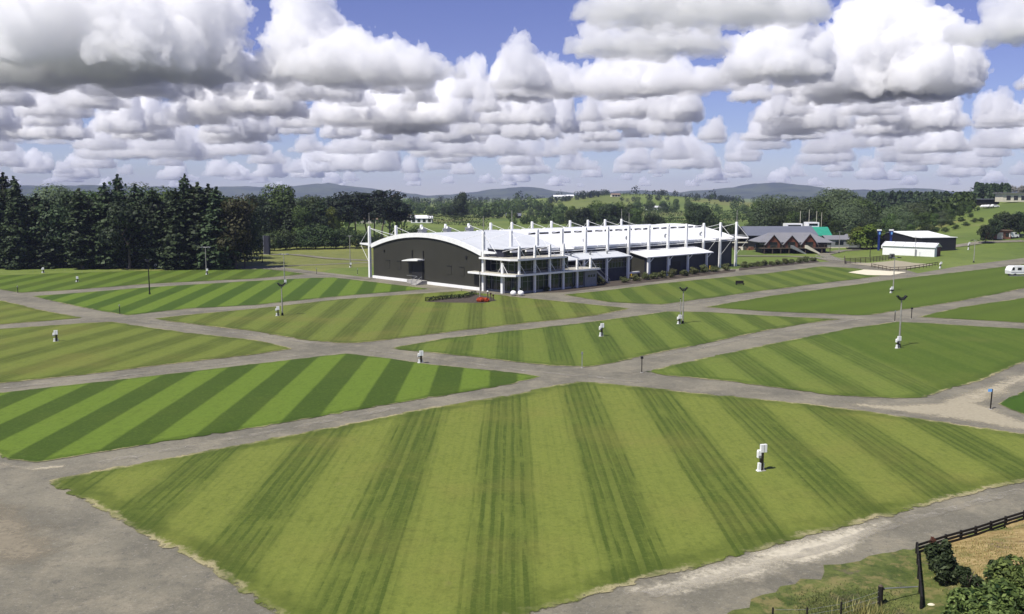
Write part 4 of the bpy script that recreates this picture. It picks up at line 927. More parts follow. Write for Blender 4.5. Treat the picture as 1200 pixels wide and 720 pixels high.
# ------------------------------------------------------------------ service pedestals
def pedestal(px, py, top, label, twin=True, q=None):
    q = q or G(px, py); h = P3(px, top, q.y).z; t = thing('power_pedestal', q, label, 'power pedestal', 'white power pedestals on the lawns', .25)
    m = MB(); m.box(-.11,.11,-.11,.11,0,h - .05); m.build('post', M['wood'], t)
    m = MB(); m.box(-.24,.24,-.30,-.115,h - .58,h); b = m.build('meter_box', M['white'], t)
    m = MB(); m.box(.245,.26,-.27,-.14,h - .52,h - .06); m.bar((0,-.305,h - .55),(0,-.305,h - .03),.02); m.build('door_seam', M['galv'], b)
    if twin:
        m = MB(); m.prism([(-.42,h*.53),(-.18,h*.53),(-.18,h*.74),(-.24,h*.80),(-.38,h*.80),(-.42,h*.74)], 'y', -.26, -.02); b = m.build('socket_box', M['white'], t)
        m = MB(); m.box(-.40,-.22,-.32,-.262,h*.53,h*.62); m.build('socket', M['galv'], b)
    m = MB(); m.prism([(-.36,.12),(-.15,.12),(-.14,h*.34),(-.33,h*.34)], 'y', -.22, -.02); m.prism([(-.44,.0),(-.13,.0),(-.14,.16),(-.40,.18)], 'y', -.28, .04); m.build('lower_box', M['white'], t)
    m = MB(); m.box(.12,.20,-.06,.06,0,h*.3); m.build('conduit', M['white'], t)
    m = MB(); m.box(-.26,.26,-.26,.26,0,.135); m.build('pad', M['grey_pole'], t)
    return t
pedestal(892, 553, 520, 'power pedestal with white boxes alone on the big front lawn, nearest of all')
pedestal(66.5, 401, 387, 'power pedestal with white boxes on the olive lawn at far left')
pedestal(705, 395, 379, 'power pedestal with white boxes on the banded centre lawn')
pedestal(493.5, 426, 411, 'power pedestal with white boxes at the road edge above the bright striped lawn')
pedestal(326, 371, 359, 'grey and white power pedestal beside the forked floodlight pole left of the pavilion')
pedestal(796, 380.5, 369, 'white power pedestal at the foot of the two poles on the centre lawn')
pedestal(1052, 409, 394, 'white power pedestal with a big box at the foot of the tallest floodlight pole')
pedestal(1044.5, 344, 336, 'white power pedestal at the foot of the thin dark pole before the limestone pad')
pedestal(334.5, 333, 328, 'small white power pedestal under the two-armed floodlight pole', False)
pedestal(51, 320, 313.5, 'white power pedestal in the shade under the left end of the shelterbelt')
pedestal(183, 315.5, 309.5, 'white power pedestal under the middle of the shelterbelt')
pedestal(243, 322.5, 315, 'white power pedestal at the foot of the floodlight pole before the shelterbelt', False)
pedestal(411, 313.5, 308, 'white power pedestal at the foot of the slim pole left of the pavilion', False)
pedestal(1102, 314.5, 307, 'white power pedestal at the right end of the low rail fence')
pedestal(1135, 293, 287, 'white power pedestal on the green right of the black shed', True, GT(1135, 293))
pedestal(405, 291, 286, 'white power pedestal before the bush row left of the gable', False)
pedestal(91, 331, 324, 'dark-footed power pedestal on the striped lawn before the shelterbelt', False)
# ------------------------------------------------------------------ marker posts
def marker(px, py, top, label, kind='dark'):
    q = G(px, py); h = P3(px, top, q.y).z; t = thing('marker_post', q, label, 'marker post', 'street marker posts at the road junctions')
    lean = (.06, 0) if kind == 'blue' else (0, 0)
    m = MB(); m.bar((0,0,0), (lean[0], 0, h), .09, .09); m.build('post', M['dark_wood' if kind != 'grey' else 'galv'], t)
    if kind == 'blue': m = MB(); m.box(-.36,.02,-.05,-.01 - .045,h - .26,h + .02); m.build('sign_plate', M['sky_blue'], t)
    elif kind == 'box': m = MB(); m.box(-.14,.14,-.12,.12,h - .2,h + .05); m.build('sign_plate', M['dark'], t)
    else: m = MB(); m.box(-.10,.10,-.07,-.047,h - .3,h); m.build('sign_plate', M['galv'], t)
    m = MB(); m.tube((0,0,0), (0,0,.06), .17, .15, 8); m.build('footing', M['concrete'], t)
marker(1160.5, 480, 456, 'marker post with a pale blue plate on the sandy junction', 'blue')
marker(752, 437, 418.5, 'black marker post with a box head at the tip of the right lawn', 'box')
marker(682, 431.5, 412.5, 'thin grey marker post at the lower corner of the centre lawn', 'grey')
marker(1068, 374, 361, 'black marker post at the road fork behind the tallest floodlight pole', 'box')
marker(1048.5, 377, 364, 'thin dark marker post at the tip of the green right lawn', 'dark')
marker(21, 344, 335, 'thin dark marker post by the junction at far left', 'dark')
marker(140.5, 369, 357, 'thin dark marker post at the lower tip of the striped lawn', 'dark')
marker(371, 322, 314.5, 'thin marker post by the diagonal path left of the gable', 'dark')
marker(419, 322, 315, 'thin marker post close to the far left corner of the gable', 'dark')
marker(541, 342, 338, 'short dark marker post at the garden hedge before the gable', 'dark')
t = thing('bench', G(867, 334.5), 'black box bench alone on the lawn right of the shrub bed', 'bench', None, .1)
m = MB(); m.box(-.95,.95,-.3,.3,.35,.45); m.build('seat', M['dark_wood'], t)
m = MB(); m.box(-.9,.9,.2,.29,.45,1.0); m.build('backrest', M['dark_wood'], t)
for s in (-1, 1): m = MB(); m.box(s*.8-.06,s*.8+.06,-.27,.27,0,.35); m.build('leg', M['dark'], t)
# small hedged garden
hq = [G(*p) for p in ((500,354),(522,351.5),(545,350),(556,346))]
for i in range(3):
    a, b = hq[i], hq[i + 1]; r = np.random.default_rng(300 + i); L = (b - a).length; n = int(L * 90); tt = r.uniform(0, 1, n); c0 = (a + b) / 2; d_ = (b - a).normalized()
    fc = r.integers(0, 3, n); off = np.where(fc == 0, .45, np.where(fc == 1, -.45, r.uniform(-.45, .45, n))); zz = np.where(fc == 2, .75, r.uniform(0, .75, n))
    C = np.stack([(tt - .5) * L * d_.x - d_.y * off, (tt - .5) * L * d_.y + d_.x * off, zz], 1) + r.normal(size=(n, 3)) * .05
    t = thing('hedge', c0, ('left stretch', 'middle stretch', 'right stretch')[i] + ' of the low clipped hedge on the lawn before the gable', 'hedge', 'low garden hedge before the gable')
    link('foliage', quads_mesh('foliage', C, np.stack([-d_.y * np.sign(off), d_.x * np.sign(off), (fc == 2) + .2], 1) + r.normal(size=(n, 3)) * .4, np.full(n, .22), r.uniform(0, .7, n), M['hedge_leaf' if False else 'dark_leaf'], 1.0, r), t)
    m = MB(); m.tube(-d_ * L * .35, Vector((-d_.x * L * .35, -d_.y * L * .35, .6)), .06); m.tube(d_ * L * .35, Vector((d_.x * L * .35, d_.y * L * .35, .6)), .06); m.build('stems', M['bark'], t)
sheet('planting_bed', poly2d([(498,354.5),(530,355.5),(566,356),(582,353),(576,349),(556,345.5),(540,348),(515,351)]), .115, .13, M['soil'], .3, .3, 52)
for i, (px, py, s, mt) in enumerate(((563.5,354.5,.85,'orange'),(569,354.5,.75,'orange'))):
    q = G(px, py); r = np.random.default_rng(40 + i); c_, n_ = shell(r, (0, 0, s * .55), (s, s, s * .6), 420)
    t = thing('flower_clump', q, ('rounded clump of orange flowers left', 'smaller clump of orange flowers right')[i] + ' at the foot of the grey flagpole', 'flowers', 'orange flower clumps')
    link('blossom', quads_mesh('blossom', c_, n_, np.full(420, .26), r.uniform(0, 1, 420), M['orange'], 1, r), t); link('stems', bt, t)
for i, (px, h) in enumerate(((571.5,1.9),(575,1.5),(578,1.2))):
    q = G(px, 353.5); t = thing('garden_post', q, ('tallest', 'middle', 'shortest')[i] + ' of three slim garden posts beside the orange flowers', 'post', 'garden posts')
    m = MB(); m.tube((0,0,0),(0,0,h),.13,.11,8); m.build('shaft', M['wood'], t); m = MB(); m.ball((0,0,h), .2, None, .16); m.build('finial', M['white'] if i == 0 else M['red_leaf'], t)
# ------------------------------------------------------------------ lodge, hall and huts at the right
def roof_gable(m, x0, x1, y0, y1, z0, z1, over=.4, th=.18):
    ym = (y0 + y1) / 2; s = (z1 - z0) / (ym - y0); za = z0 - over * s
    m.prism([(y0 - over, za), (ym, z1), (y1 + over, za), (y1 + over, za + th), (ym, z1 + th), (y0 - over, za + th)], 'x', x0 - over, x1 + over)
def body_gable(m, x0, x1, y0, y1, z0, z1, zb=0):
    ym = (y0 + y1) / 2; m.prism([(y0, zb), (y1, zb), (y1, z0), (ym, z1), (y0, z0)], 'x', x0, x1)
q0 = G(893, 297.5); q1 = G(975, 297); ang = math.atan2(q1.y - q0.y, q1.x - q0.x); LW = (q1 - q0).length
lod = thing('lodge', q0, 'low dark lodge with grey roof, three red-brown gables and raised deck', 'building', None, ang)
m = MB(); m.box(1.2, LW - .8, 2.2, 9.5, 1.6, 4.2); m.build('wall', M['dark_wood'], lod)
m = MB(); m.box(1.2, LW - .8, 3.2, 9.3, 0, 1.6); m.build('undercroft', M['dark'], lod)
m = MB(); m.prism([(-.6, 3.9), (4.2, 6.6), (LW - 5.2, 6.6), (LW + .6, 3.6), (LW + .6, 3.45), (-.6, 3.75)], 'y', 5.9, 6.1)
v = [(-1, 0.6, 3.75), (LW + .8, .6, 3.5), (LW + .8, 11, 3.6), (-1, 11, 3.8), (4.5, 6, 6.7), (LW - 5.5, 6, 6.7)]
m = MB(); m.add(v + [(a, b, c + .2) for a, b, c in v], [(0,1,5,4),(1,2,5),(2,3,4,5),(3,0,4),(6,7,11,10),(7,8,11),(8,9,10,11),(9,6,10),(0,1,7,6),(1,2,8,7),(2,3,9,8),(3,0,6,9)]); m.build('roof', M['grey_roof'], lod)
for gx, gz in ((4.0, 6.3), (10.3, 6.1), (16.6, 6.5)):
    m = MB(); m.prism([(gx - 2.3, 2.0), (gx + 2.3, 2.0), (gx + 2.3, 3.5), (gx, gz - .3), (gx - 2.3, 3.5)], 'y', .25, .5); g = m.build('gable', M['brown_gable'], lod)
    m = MB(); m.box(gx - 1.3, gx + 1.3, .17, .23, 2.1, 3.9); m.build('window', M['glass'], g)
    m = MB(); th = .22
    m.prism([(gx - 3.0, 2.9), (gx, gz), (gx + 3.0, 2.9), (gx + 3.0, 2.9 + th), (gx, gz + th), (gx - 3.0, 2.9 + th)], 'y', -.2, 5.5); m.build('gable_roof', M['grey_roof'], lod)
m = MB(); m.box(-.5, LW - 1, -1.6, 2.1, 1.75, 1.95); dk = m.build('deck', M['wood'], lod)
m = MB()
for i in range(12): x = i * (LW - 1.4) / 11; m.box(x, x + .1, -1.55, -1.45, 1.95, 2.95)
m.bar((0, -1.5, 2.95), (LW - 1.2, -1.5, 2.95), .08); m.bar((0, -1.5, 2.45), (LW - 1.2, -1.5, 2.45), .06); m.build('railing', M['wood'], dk)
for i in range(9): x = .1 + i * (LW - 1.6) / 8; m = MB(); m.box(x, x + .22, -1.5, -1.28, 0, 1.75); m.build('deck_post', M['wood'], lod)
for sx, mt in ((9.2, 'galv'), (14.2, 'pale_wall')):
    m = MB(); m.prism([(sx, 2.9), (sx + .5, 2.9), (sx + 5.2, .15), (sx + 5.2, -.0), (sx + 4.5, .0), (sx, 1.9)], 'y', -2.9, -1.65); m.build('stair', M[mt], lod)
t = thing('tarpaulin', G(894, 292.5), 'bright blue tarpaulin shelter beside the left end of the lodge', 'tarpaulin')
m = MB(); m.prism([(-2.6, 1.3), (-1.4, 2.2), (1.8, 2.0), (2.6, 1.1), (2.5, 1.0), (1.7, 1.85), (-1.4, 2.05), (-2.5, 1.2)], 'y', -1.3, 1.3); m.build('cover', M['blue'], t)
for sx in (-2.4, 2.4):
    for sy in (-1.1, 1.1): m = MB(); m.tube((sx, sy, 0), (sx, sy, 1.25), .05); m.build('leg', M['galv'], t)
q = G(925, 292); t = thing('exhibition_hall', (q.x - 1, q.y + 6, 0), 'long low hall with slate-grey roof behind the lodge', 'building', None, ang)
m = MB(); body_gable(m, -13, 13, 0, 12, 5.0, 7.6); m.build('wall', M['dark'], t)
m = MB(); roof_gable(m, -13, 13, 0, 12, 5.0, 7.8, .8); m.build('roof', M['slate_roof'], t)
m = MB(); m.box(-12, 12, -.1, -.02, 3.6, 4.5); m.build('window', M['glass'], t)
q = G(872, 291.5); t = thing('grandstand', (q.x, q.y + 4, 0), 'low open stand with pale flat roof between pavilion mast and lodge', 'stand', None, .05)
m = MB(); m.box(-9, 10, 0, 6, 4.4, 4.75); m.build('roof', M['grey_wall'], t); m = MB(); m.box(-9, 10, -1.2, -.6, 1.9, 2.3); m.build('front_rail', M['pale_wall'], t)
m = MB(); m.box(-9, 10, 4, 6.2, 0, 4.3); m.build('back_wall', M['dark_wood'], t)
m = MB()
for i in range(3): m.box(-8.5, 9.5, .6 + i * 1.1, 1.6 + i * 1.1, 0, .5 + i * .5)
m.build('seating', M['wood'], t)
for i in range(6): m = MB(); x = -8.7 + i * 3.7; m.box(x, x + .2, -.4, -.2, 0, 4.4); m.build('post', M['wood'], t)
rr = random.Random(9)
for i in range(9):
    q = G(862 + i * 3.6, 293.2); t = thing('stored_crate', q, 'small crate among clutter stacked before the low open stand', 'crate', 'clutter before the open stand', rr.random())
    w, d, h = rr.uniform(.5, 1.1), rr.uniform(.5, .9), rr.uniform(.5, 1.3); m = MB(); m.box(-w, w, -d, d, 0, h); m.build('body', M[rr.choice(['wood', 'galv', 'brick', 'pale_wall'])], t); m = MB(); m.box(-w - .03, w + .03, -d - .03, d + .03, h, h + .08); m.build('lid', M['wood'], t)
q = G(962, 290); t = thing('green_roofed_house', (q.x, q.y + 8, 0), 'white building with emerald green roof slope and rooftop cabins behind the lodge', 'building', None, .02)
m = MB(); body_gable(m, -5.5, 6.5, 0, 9, 4.2, 6.2); m.build('wall', M['white'], t)
m = MB(); m.prism([(-.8, 3.9), (4.5, 7.1), (4.5, 7.3), (-.8, 4.15)], 'x', -.5, 6.8); m.build('roof', M['green_roof'], t); m = MB(); m.prism([(4.5, 7.12), (9.8, 3.9), (9.8, 4.1), (4.5, 7.3)], 'x', -5.8, 6.8); m.prism([(-.6, 4.0), (4.5, 7.1), (4.5, 7.28), (-.6, 4.2)], 'x', -5.8, -.52); m.build('roof', M['white'], t)
for x0, x1, z1 in ((-9.5, -3.2, 8.6), (-1.2, 3.4, 9.1)):
    m = MB(); m.box(x0, x1, 4.5, 9, 5.0, z1); c_ = m.build('rooftop_cabin', M['white'], t); m = MB(); m.box(x0 + .6, x1 - .6, 4.4, 4.48, z1 - 1.3, z1 - .5); m.build('window', M['glass'], c_)
for x, z in ((-3.5, 13.5), (0, 14), (3, 13.5), (5, 13)): m = MB(); m.tube((x, 6.5, 6), (x, 6.5, z), .07); m.build('aerial', M['pale_wall'], t)
q = G(990, 291.5); t = thing('grey_hut', (q.x, q.y + 3, 0), 'grey weatherboard hut with pitched roof and two windows right of the lodge', 'building', None, .05)
m = MB(); m.box(-6.0, 2.4, 0, 6, .4, 3.2); m.build('wall', M['grey_wall'], t); m = MB(); m.box(-6.05, 2.45, -.05, 6, 0, .4); m.build('plinth', M['pale_wall'], t)
m = MB(); m.prism([(2.4, 0), (6.2, 0), (6.2, 3.4), (4.3, 4.7), (2.4, 3.4)], 'y', -.6, 6.6); m.build('end_wing', M['grey_wall'], t)
m = MB(); roof_gable(m, -6, 2.2, 0, 6, 3.2, 4.5, .3); m.prism([(2.0, 3.15), (4.3, 4.8), (6.6, 3.15), (6.6, 3.35), (4.3, 5.0), (2.0, 3.35)], 'y', -.9, 6.9); m.build('roof', M['grey_roof'], t)
for x in (-4.9, -1.9, -.2): m = MB(); m.box(x - .7, x + .7, -.08, -.01, 1.3, 2.5); m.build('window', M['glass'], t)
for i, (px, py, w) in enumerate(((1002,292.5,3.2),(1010,293.5,3.6),(1017,292.5,2.4))):
    t = thing('timber_stack', G(px, py), 'dark stack of low timber rails near the lodge, %s from the left' % ORD[i], 'timber stack', 'timber stacks right of the lodge', .03)
    m = MB()
    for j in range(4): m.box(-w, w, -.5 + j * .28, -.28 + j * .28, .25 + .22 * (j % 2), .45 + .22 * (j % 2))
    m.build('rail', M['dark_wood'], t); m = MB(); m.box(-w * .8, -w * .7, -.5, .6, 0, .25); m.box(w * .7, w * .8, -.5, .6, 0, .25); m.build('bearer', M['wood'], t)
# white and black sheds
a = G(1034, 298.8); b = G(1094.8, 301.6); ang = math.atan2(b.y - a.y, b.x - a.x); L = (b - a).length
t = thing('white_shed', a, 'long low white shed with pale gable roof and dark red end door', 'shed', None, ang)
m = MB(); body_gable(m, 0, L, 0, 5.5, 3.15, 4.3); m.build('wall', M['shed_white'], t); m = MB(); roof_gable(m, 0, L, 0, 5.5, 3.15, 4.3, .35, .12); r_ = m.build('roof', M['white_roof'], t)
m = MB()
for i in range(6): x = i * L / 5; ym = 2.75; m.bar((x, -.3, 3.2), (x, ym, 4.47), .12, .05); m.bar((x, ym, 4.47), (x, 5.8, 3.2), .12, .05)
m.build('roof_batten', M['galv'], r_)
m = MB(); m.box(L + .01, L + .08, 2.2, 5.4, 0, 3.1); m.build('end_door', M['red_door'], t)
m = MB(); m.box(L * .64, L * .67, -.07, -.01, 0, 2.2); m.build('side_door', M['grey_wall'], t)
m = MB(); m.box(-.7, 0, .5, 3.0, 2.2, 3.0); m.build('end_box', M['white'], t)
t = thing('air_conditioner', G(1045, 302.7), 'grey air conditioning unit at the left foot of the white shed', 'air conditioner'); m = MB(); m.box(-.6,.6,-.4,.4,0,1.4); m.build('case', M['galv'], t); m = MB(); m.tube((0,-.42,.75),(0,-.402,.75),.45,.45,14); m.build('fan_grille', M['dark'], t)
a = G(1039, 292); b = G(1083.5, 297); c = GT(1112, 290)
a = Vector((118.5, 330, .4)); b = Vector((134.0, 301.5, .4)); ang = math.atan2(b.y - a.y, b.x - a.x)
bl = G(1040, 294); br = G(1087, 298.5); L = (br - bl).length; ang = math.atan2(br.y - bl.y, br.x - bl.x)
t = thing('black_shed', bl + Vector((0, 9, 0)), 'tall black steel shed with white sloping roof behind the white shed', 'shed', None, ang)
hb = 5.7; L *= .93
m = MB(); m.prism([(0, 0), (L, 0), (L, hb - .3), (L * .45, hb + 1.0), (0, hb - .5)][:5], 'y', 0, 14); m.build('wall', M['shed_black'], t)
m = MB(); m.prism([(L * .45 - .2, hb + 1.0), (L + .4, hb - .42), (L + .4, hb - .2), (L * .45 - .2, hb + 1.25)], 'y', -.4, 14.4); m.build('roof', M['white'], t)
m = MB(); m.prism([(-.3, hb - .6), (L * .45 - .22, hb + 1.0), (L * .45 - .22, hb + 1.2), (-.3, hb - .38)], 'y', -.3, 14.3); m.build('roof', M['slate_roof'], t)
m = MB(); m.prism([(0, 0), (4.2, 0), (4.2, hb - .5), (0, hb - .5)], 'y', .2, 13.8); m.v = [(x + L, y, z) for x, y, z in m.v]; m.build('side_bay', M['shed_black'], t)
m = MB(); m.box(L, L + 4.4, -.2, 14.2, hb - .48, hb - .3); m.build('roof', M['white'], t)
m = MB(); m.box(L + .8, L + 3.4, .1, .18, 0, 4); m.build('door', M['navy'], t)
tk = None
for i, (px, top) in enumerate(((1029.3, 269), (1043.3, 269))):
    q = G(px, 295.5); q.y += 4 - 2.5 * i; q.x = (px - 600) / F * q.y; h = P3(px, top, q.y).z
    t = thing('banner_tower', q, ('left', 'right')[i] + ' one of two tall blue columns with white cap behind the white shed', 'column', 'blue banner columns')
    m = MB(); m.box(-.28,.28,-.28,.28,0,h - 2.2); m.build('shaft', M['blue'], t); m = MB(); m.prism([(-.3,h-2.2),(.3,h-2.2),(.62,h-.5),(-.62,h-.5)], 'y', -.4,.4); hd = m.build('banner', M['blue'], t)
    m = MB(); m.box(-.66,.66,-.45,.45,h-.5,h); m.build('cap', M['white'], t); m = MB(); m.prism([(-.22,h-1.8),(.22,h-1.8),(.35,h-1.2),(0,h-.8),(-.35,h-1.2)], 'y', -.43,-.41); m.build('emblem', M['sky_blue'], hd)
t = thing('white_dome_tank', GT(1036, 296) + Vector((3, 30, 0)), 'small white domed tank top between the two blue columns', 'tank'); h = P3(1036, 271, t.location.y).z
m = MB(); m.tube((0,0,0),(0,0,h-1.0),.5,.5,12); m.build('stem', M['galv'], t); m = MB(); m.ball((0,0,h-.8),1.5,1.5,1.0,14,8); m.build('dome', M['white'], t)
# brick hut, hilltop house, cars, caravan
q = GT(1175, 280.5); t = thing('brick_hut', q, 'small red brick hut with cream doors among dark trees at right', 'hut', None, .03)
m = MB(); m.box(-4.2,3.0,0,4,0,3.1); m.build('wall', M['brick'], t); m = MB(); m.box(-4.6,3.4,-.5,4.4,3.1,3.35); m.build('roof', M['tile_roof'], t)
m = MB(); m.box(-2.2,.0,-.09,-.01,.0,2.5); m.build('roller_door', M['pale_wall'], t); m = MB(); m.box(1.0,2.2,-.09,-.01,.9,2.2); m.build('window', M['glass'], t)
t = thing('white_van', GT(1186, 279.5), 'white van parked between the brick hut and the dark trees', 'van', None, .3)
m = MB(); m.prism([(-2.3,.45),(2.3,.45),(2.35,1.3),(1.5,1.45),(.9,2.2),(-2.2,2.25),(-2.35,1.4)], 'y', -.95, .95); m.build('body', M['white'], t)
for sx in (-1.4, 1.45):
    for sy in (-1, 1): m = MB(); m.tube((sx, sy*.98, .38), (sx, sy*.76, .38), .38, .38, 12); m.build('wheel', M['rubber'], t)
m = MB(); m.prism([(.95,1.45),(1.45,1.42),(.95,2.1),(.3,2.1),(.3,1.45)], 'y', -.965, .965); m.build('window', M['glass'], t)
q = GT(1192, 242); t = thing('hilltop_house', (lambda v: Vector((v.x, v.y, terr(v.x, v.y))))(q * 1.08), 'pale flat-roofed house on the right hilltop below the bare trees', 'house', None, 0)
m = MB(); m.box(-8,16,0,8,0,4.6); m.build('wall', M['pale_wall'], t); m = MB(); m.box(-9,17,-1,9,4.6,5.0); m.build('roof', M['grey_roof'], t)
for x in (-5,-1,3,8): m = MB(); m.box(x-1.1,x+1.1,-.09,-.01,1,3.3); m.build('window', M['glass'], t)
q = GT(1156, 243); t = thing('dark_long_house', (lambda v: Vector((v.x, v.y, terr(v.x, v.y))))(q * 1.06), 'long dark low house on the right ridge left of the white cars', 'house'); m = MB(); m.box(-12,7,0,7,0,3.4); m.build('wall', M['dark_wood'], t); m = MB(); m.box(-13,8,-.8,7.8,3.4,3.8); m.build('roof', M['slate_roof'], t)
c0 = None
for i, px in enumerate((1163.5,1167,1170.5,1175.5)):
    q = GT(px, 243.5); q = Vector((q.x, q.y + 8, terr(q.x, q.y + 8)))
    if c0 is None:
        c0 = t = thing('parked_car', q, '', 'car', 'white cars on the right ridge', .1)
        m = MB(); m.prism([(-2.1,.3),(2.1,.3),(2.15,.8),(1.2,.95),(.6,1.45),(-1.1,1.45),(-1.8,.95),(-2.15,.85)], 'y', -.85, .85); m.build('body', M['white'], t)
        for sx in (-1.3, 1.3):
            for sy in (-1, 1): m = MB(); m.tube((sx, sy*.88, .32), (sx, sy*.68, .32), .32, .32, 12); m.build('wheel', M['rubber'], t)
        m = MB(); m.prism([(-1.05,.98),(.95,.98),(.5,1.38),(-.95,1.38)], 'y', -.865, .865); m.build('window', M['glass'], t)
    else: t = copy_tree(c0); t.location = q
    t['label'] = 'white car parked on the right ridge, %s of four from the left' % ORD[i]
q = G(1196, 323.5); t = thing('caravan', q, 'white motorhome on the right lawn cut by the picture edge', 'motorhome', None, .12)
m = MB(); m.prism([(-3.4,.55),(4.2,.55),(4.2,2.5),(-2.6,2.5),(-3.1,2.3),(-3.5,1.4)], 'y', -1.1, 1.1); m.build('body', M['white'], t)
m = MB(); m.prism([(-3.2,1.5),(-2.5,1.5),(-2.5,2.2),(-3.0,2.2)], 'y', -1.12, 1.12); m.build('cab_window', M['glass'], t)
for x in (-1.2, .6, 2.6): m = MB(); m.box(x-.5,x+.5,-1.14,-1.105,1.55,2.15); m.build('window', M['glass'], t)
m = MB(); m.box(-3.4,4.1,-1.13,-1.105,.95,1.05); m.build('stripe', M['galv'], t)
for sx in (-2.3, 2.4):
    for sy in (-1, 1): m = MB(); m.tube((sx, sy*1.13, .36), (sx, sy*.85, .36), .36, .36, 14); m.build('wheel', M['rubber'], t)
m = MB(); m.box(-3.9,4.6,-1.7,-1.15,.02,.2); m.build('step', M['galv'], t)
# dark upright slabs by the path at left
for i, (px, py, top, w) in enumerate(((292,299.5,282,.95),(313,298.5,276.5,1.15))):
    q = G(px, py); h = P3(px, top, q.y).z
    t = thing('display_slab', q, ('shorter charcoal upright slab half behind the dark tree', 'taller charcoal upright slab with bluish edge by the pale path')[i], 'slab', 'charcoal upright slabs', -.45)
    m = MB(); m.box(-w, w, -.4, .4, .1, h); m.build('panel', M['navy'], t); m = MB(); m.box(-w-.04, w+.04, -.45, .45, 0, .1); m.build('footing', M['concrete'], t); m = MB(); m.box(-w-.04, -w+.25, -.44, .44, .12, h+.02); m.build('edge_trim', M['slate_roof'], t)
# farmhouses on the plain
def farmhouse(px, py, w, d, hw, hr, wall, roof, label, rz=.0, n=4):
    q = GT(px, py); t = thing('farmhouse', q, label, 'house', None, rz)
    m = MB(); body_gable(m, -w/2, w/2, 0, d, hw, hr); wl = m.build('wall', M[wall], t); m = MB(); roof_gable(m, -w/2, w/2, 0, d, hw, hr, .6); m.build('roof', M[roof], t)
    for i in range(n): x = -w/2 + w * (i + .5) / n; m = MB(); m.box(x - w/n*.28, x + w/n*.28, -.1, -.02, .6, hw - .4); m.build('window', M['glass'], t)
farmhouse(494, 261.5, 15, 8, 3.4, 5.2, 'white', 'white_roof', 'white farmhouse with pale roof and dark windows beyond the gable')
farmhouse(478, 260, 13, 7, 3, 4.8, 'pale_wall', 'tile_roof', 'cream house with brown roof left of the white farmhouse', .1)
farmhouse(601.5, 256, 12, 7, 2.2, 4.0, 'dark_wood', 'slate_roof', 'dark barn with slate roof in the pasture behind the roof ridge', -.1, 2)
farmhouse(766, 246.5, 16, 7, 2.6, 4.4, 'white', 'white_roof', 'low white farm building beyond the round trees', .05)
farmhouse(776, 246.8, 7, 5, 2.2, 3.4, 'white', 'galv', 'small white outbuilding right of the low white farm building', .05, 2)
farmhouse(658, 232.6, 22, 8, 2.6, 4.4, 'white', 'white_roof', 'white house on the left shoulder of the small green hill', 0)
farmhouse(668, 232.4, 10, 7, 3.0, 4.6, 'pale_wall', 'white_roof', 'smaller pale house at the top of the small green hill', 0, 2)
farmhouse(722, 231, 12, 7, 3, 4.8, 'pale_wall', 'tile_roof', 'cream house on the crest of the small green hill by dark trees', .2, 3)
farmhouse(433, 262, 20, 8, 3, 5, 'pale_wall', 'tile_roof', 'cream house glimpsed between the pine trunks', 0)
farmhouse(378, 257, 14, 8, 3, 5, 'pale_wall', 'tile_roof', 'brown-roofed house glimpsed behind the clump left of the pavilion', 0, 3)
# ------------------------------------------------------------------ timber rail fences of the arena
def rail_fence(pts, h, label, mat='wood', sp=2.6, rails=3, grp=None, zf=None, r=.12, top_extra=.12):
    P = [Vector((p.x, p.y, (zf(p.x, p.y) if zf else terr(p.x, p.y)))) for p in pts]; t = thing('rail_fence', P[0], label, 'fence', grp); Q = []
    for a, b in zip(P, P[1:]):
        n = max(1, round((b - a).length / sp)); Q += [a.lerp(b, i / n) for i in range(n)]
    Q.append(P[-1])
    if zf: Q = [Vector((q.x, q.y, zf(q.x, q.y))) for q in Q]
    Q = [q - P[0] for q in Q]
    for q in Q: m = MB(); m.box(q.x - r/2, q.x + r/2, q.y - r/2, q.y + r/2, q.z - .2, q.z + h + top_extra); m.build('post', M[mat], t)
    for j in range(rails):
        m = MB(); z = h * (1 - j / rails) - .02
        for a, b in zip(Q, Q[1:]): m.bar(a + Vector((0, -.06, z)), b + Vector((0, -.06, z)), .05, .13 if h < 1 else .16)
        m.build('rail', M[mat], t)
    return t
rail_fence([G(989.5,306),G(990,309.5),G(1020,307.5),G(1048,304)], 1.5, 'tall timber rail fence on the far side of the sand arena', 'wood', 2.2, 4)
rail_fence([G(956,303.8),G(975,306),G(989,307.5)], 1.1, 'pale low rail fence left of the sand arena', 'grey_pole', 2.6, 2)
rail_fence([G(1021,313.5),G(1043,318),G(1062,317.3),G(1082,314.5),G(1099,311.5)], 1.0, 'brown timber rail fence around the near side of the sand arena', 'wood', 2.6, 2, None, None, .1)
patch('arena_sand', [(992,310),(1020,308.5),(1050,305.5),(1075,309),(1098,310.5),(1080,314),(1060,317),(1043,317),(1022,313)], M['sand'], 1.2, 61, .15)
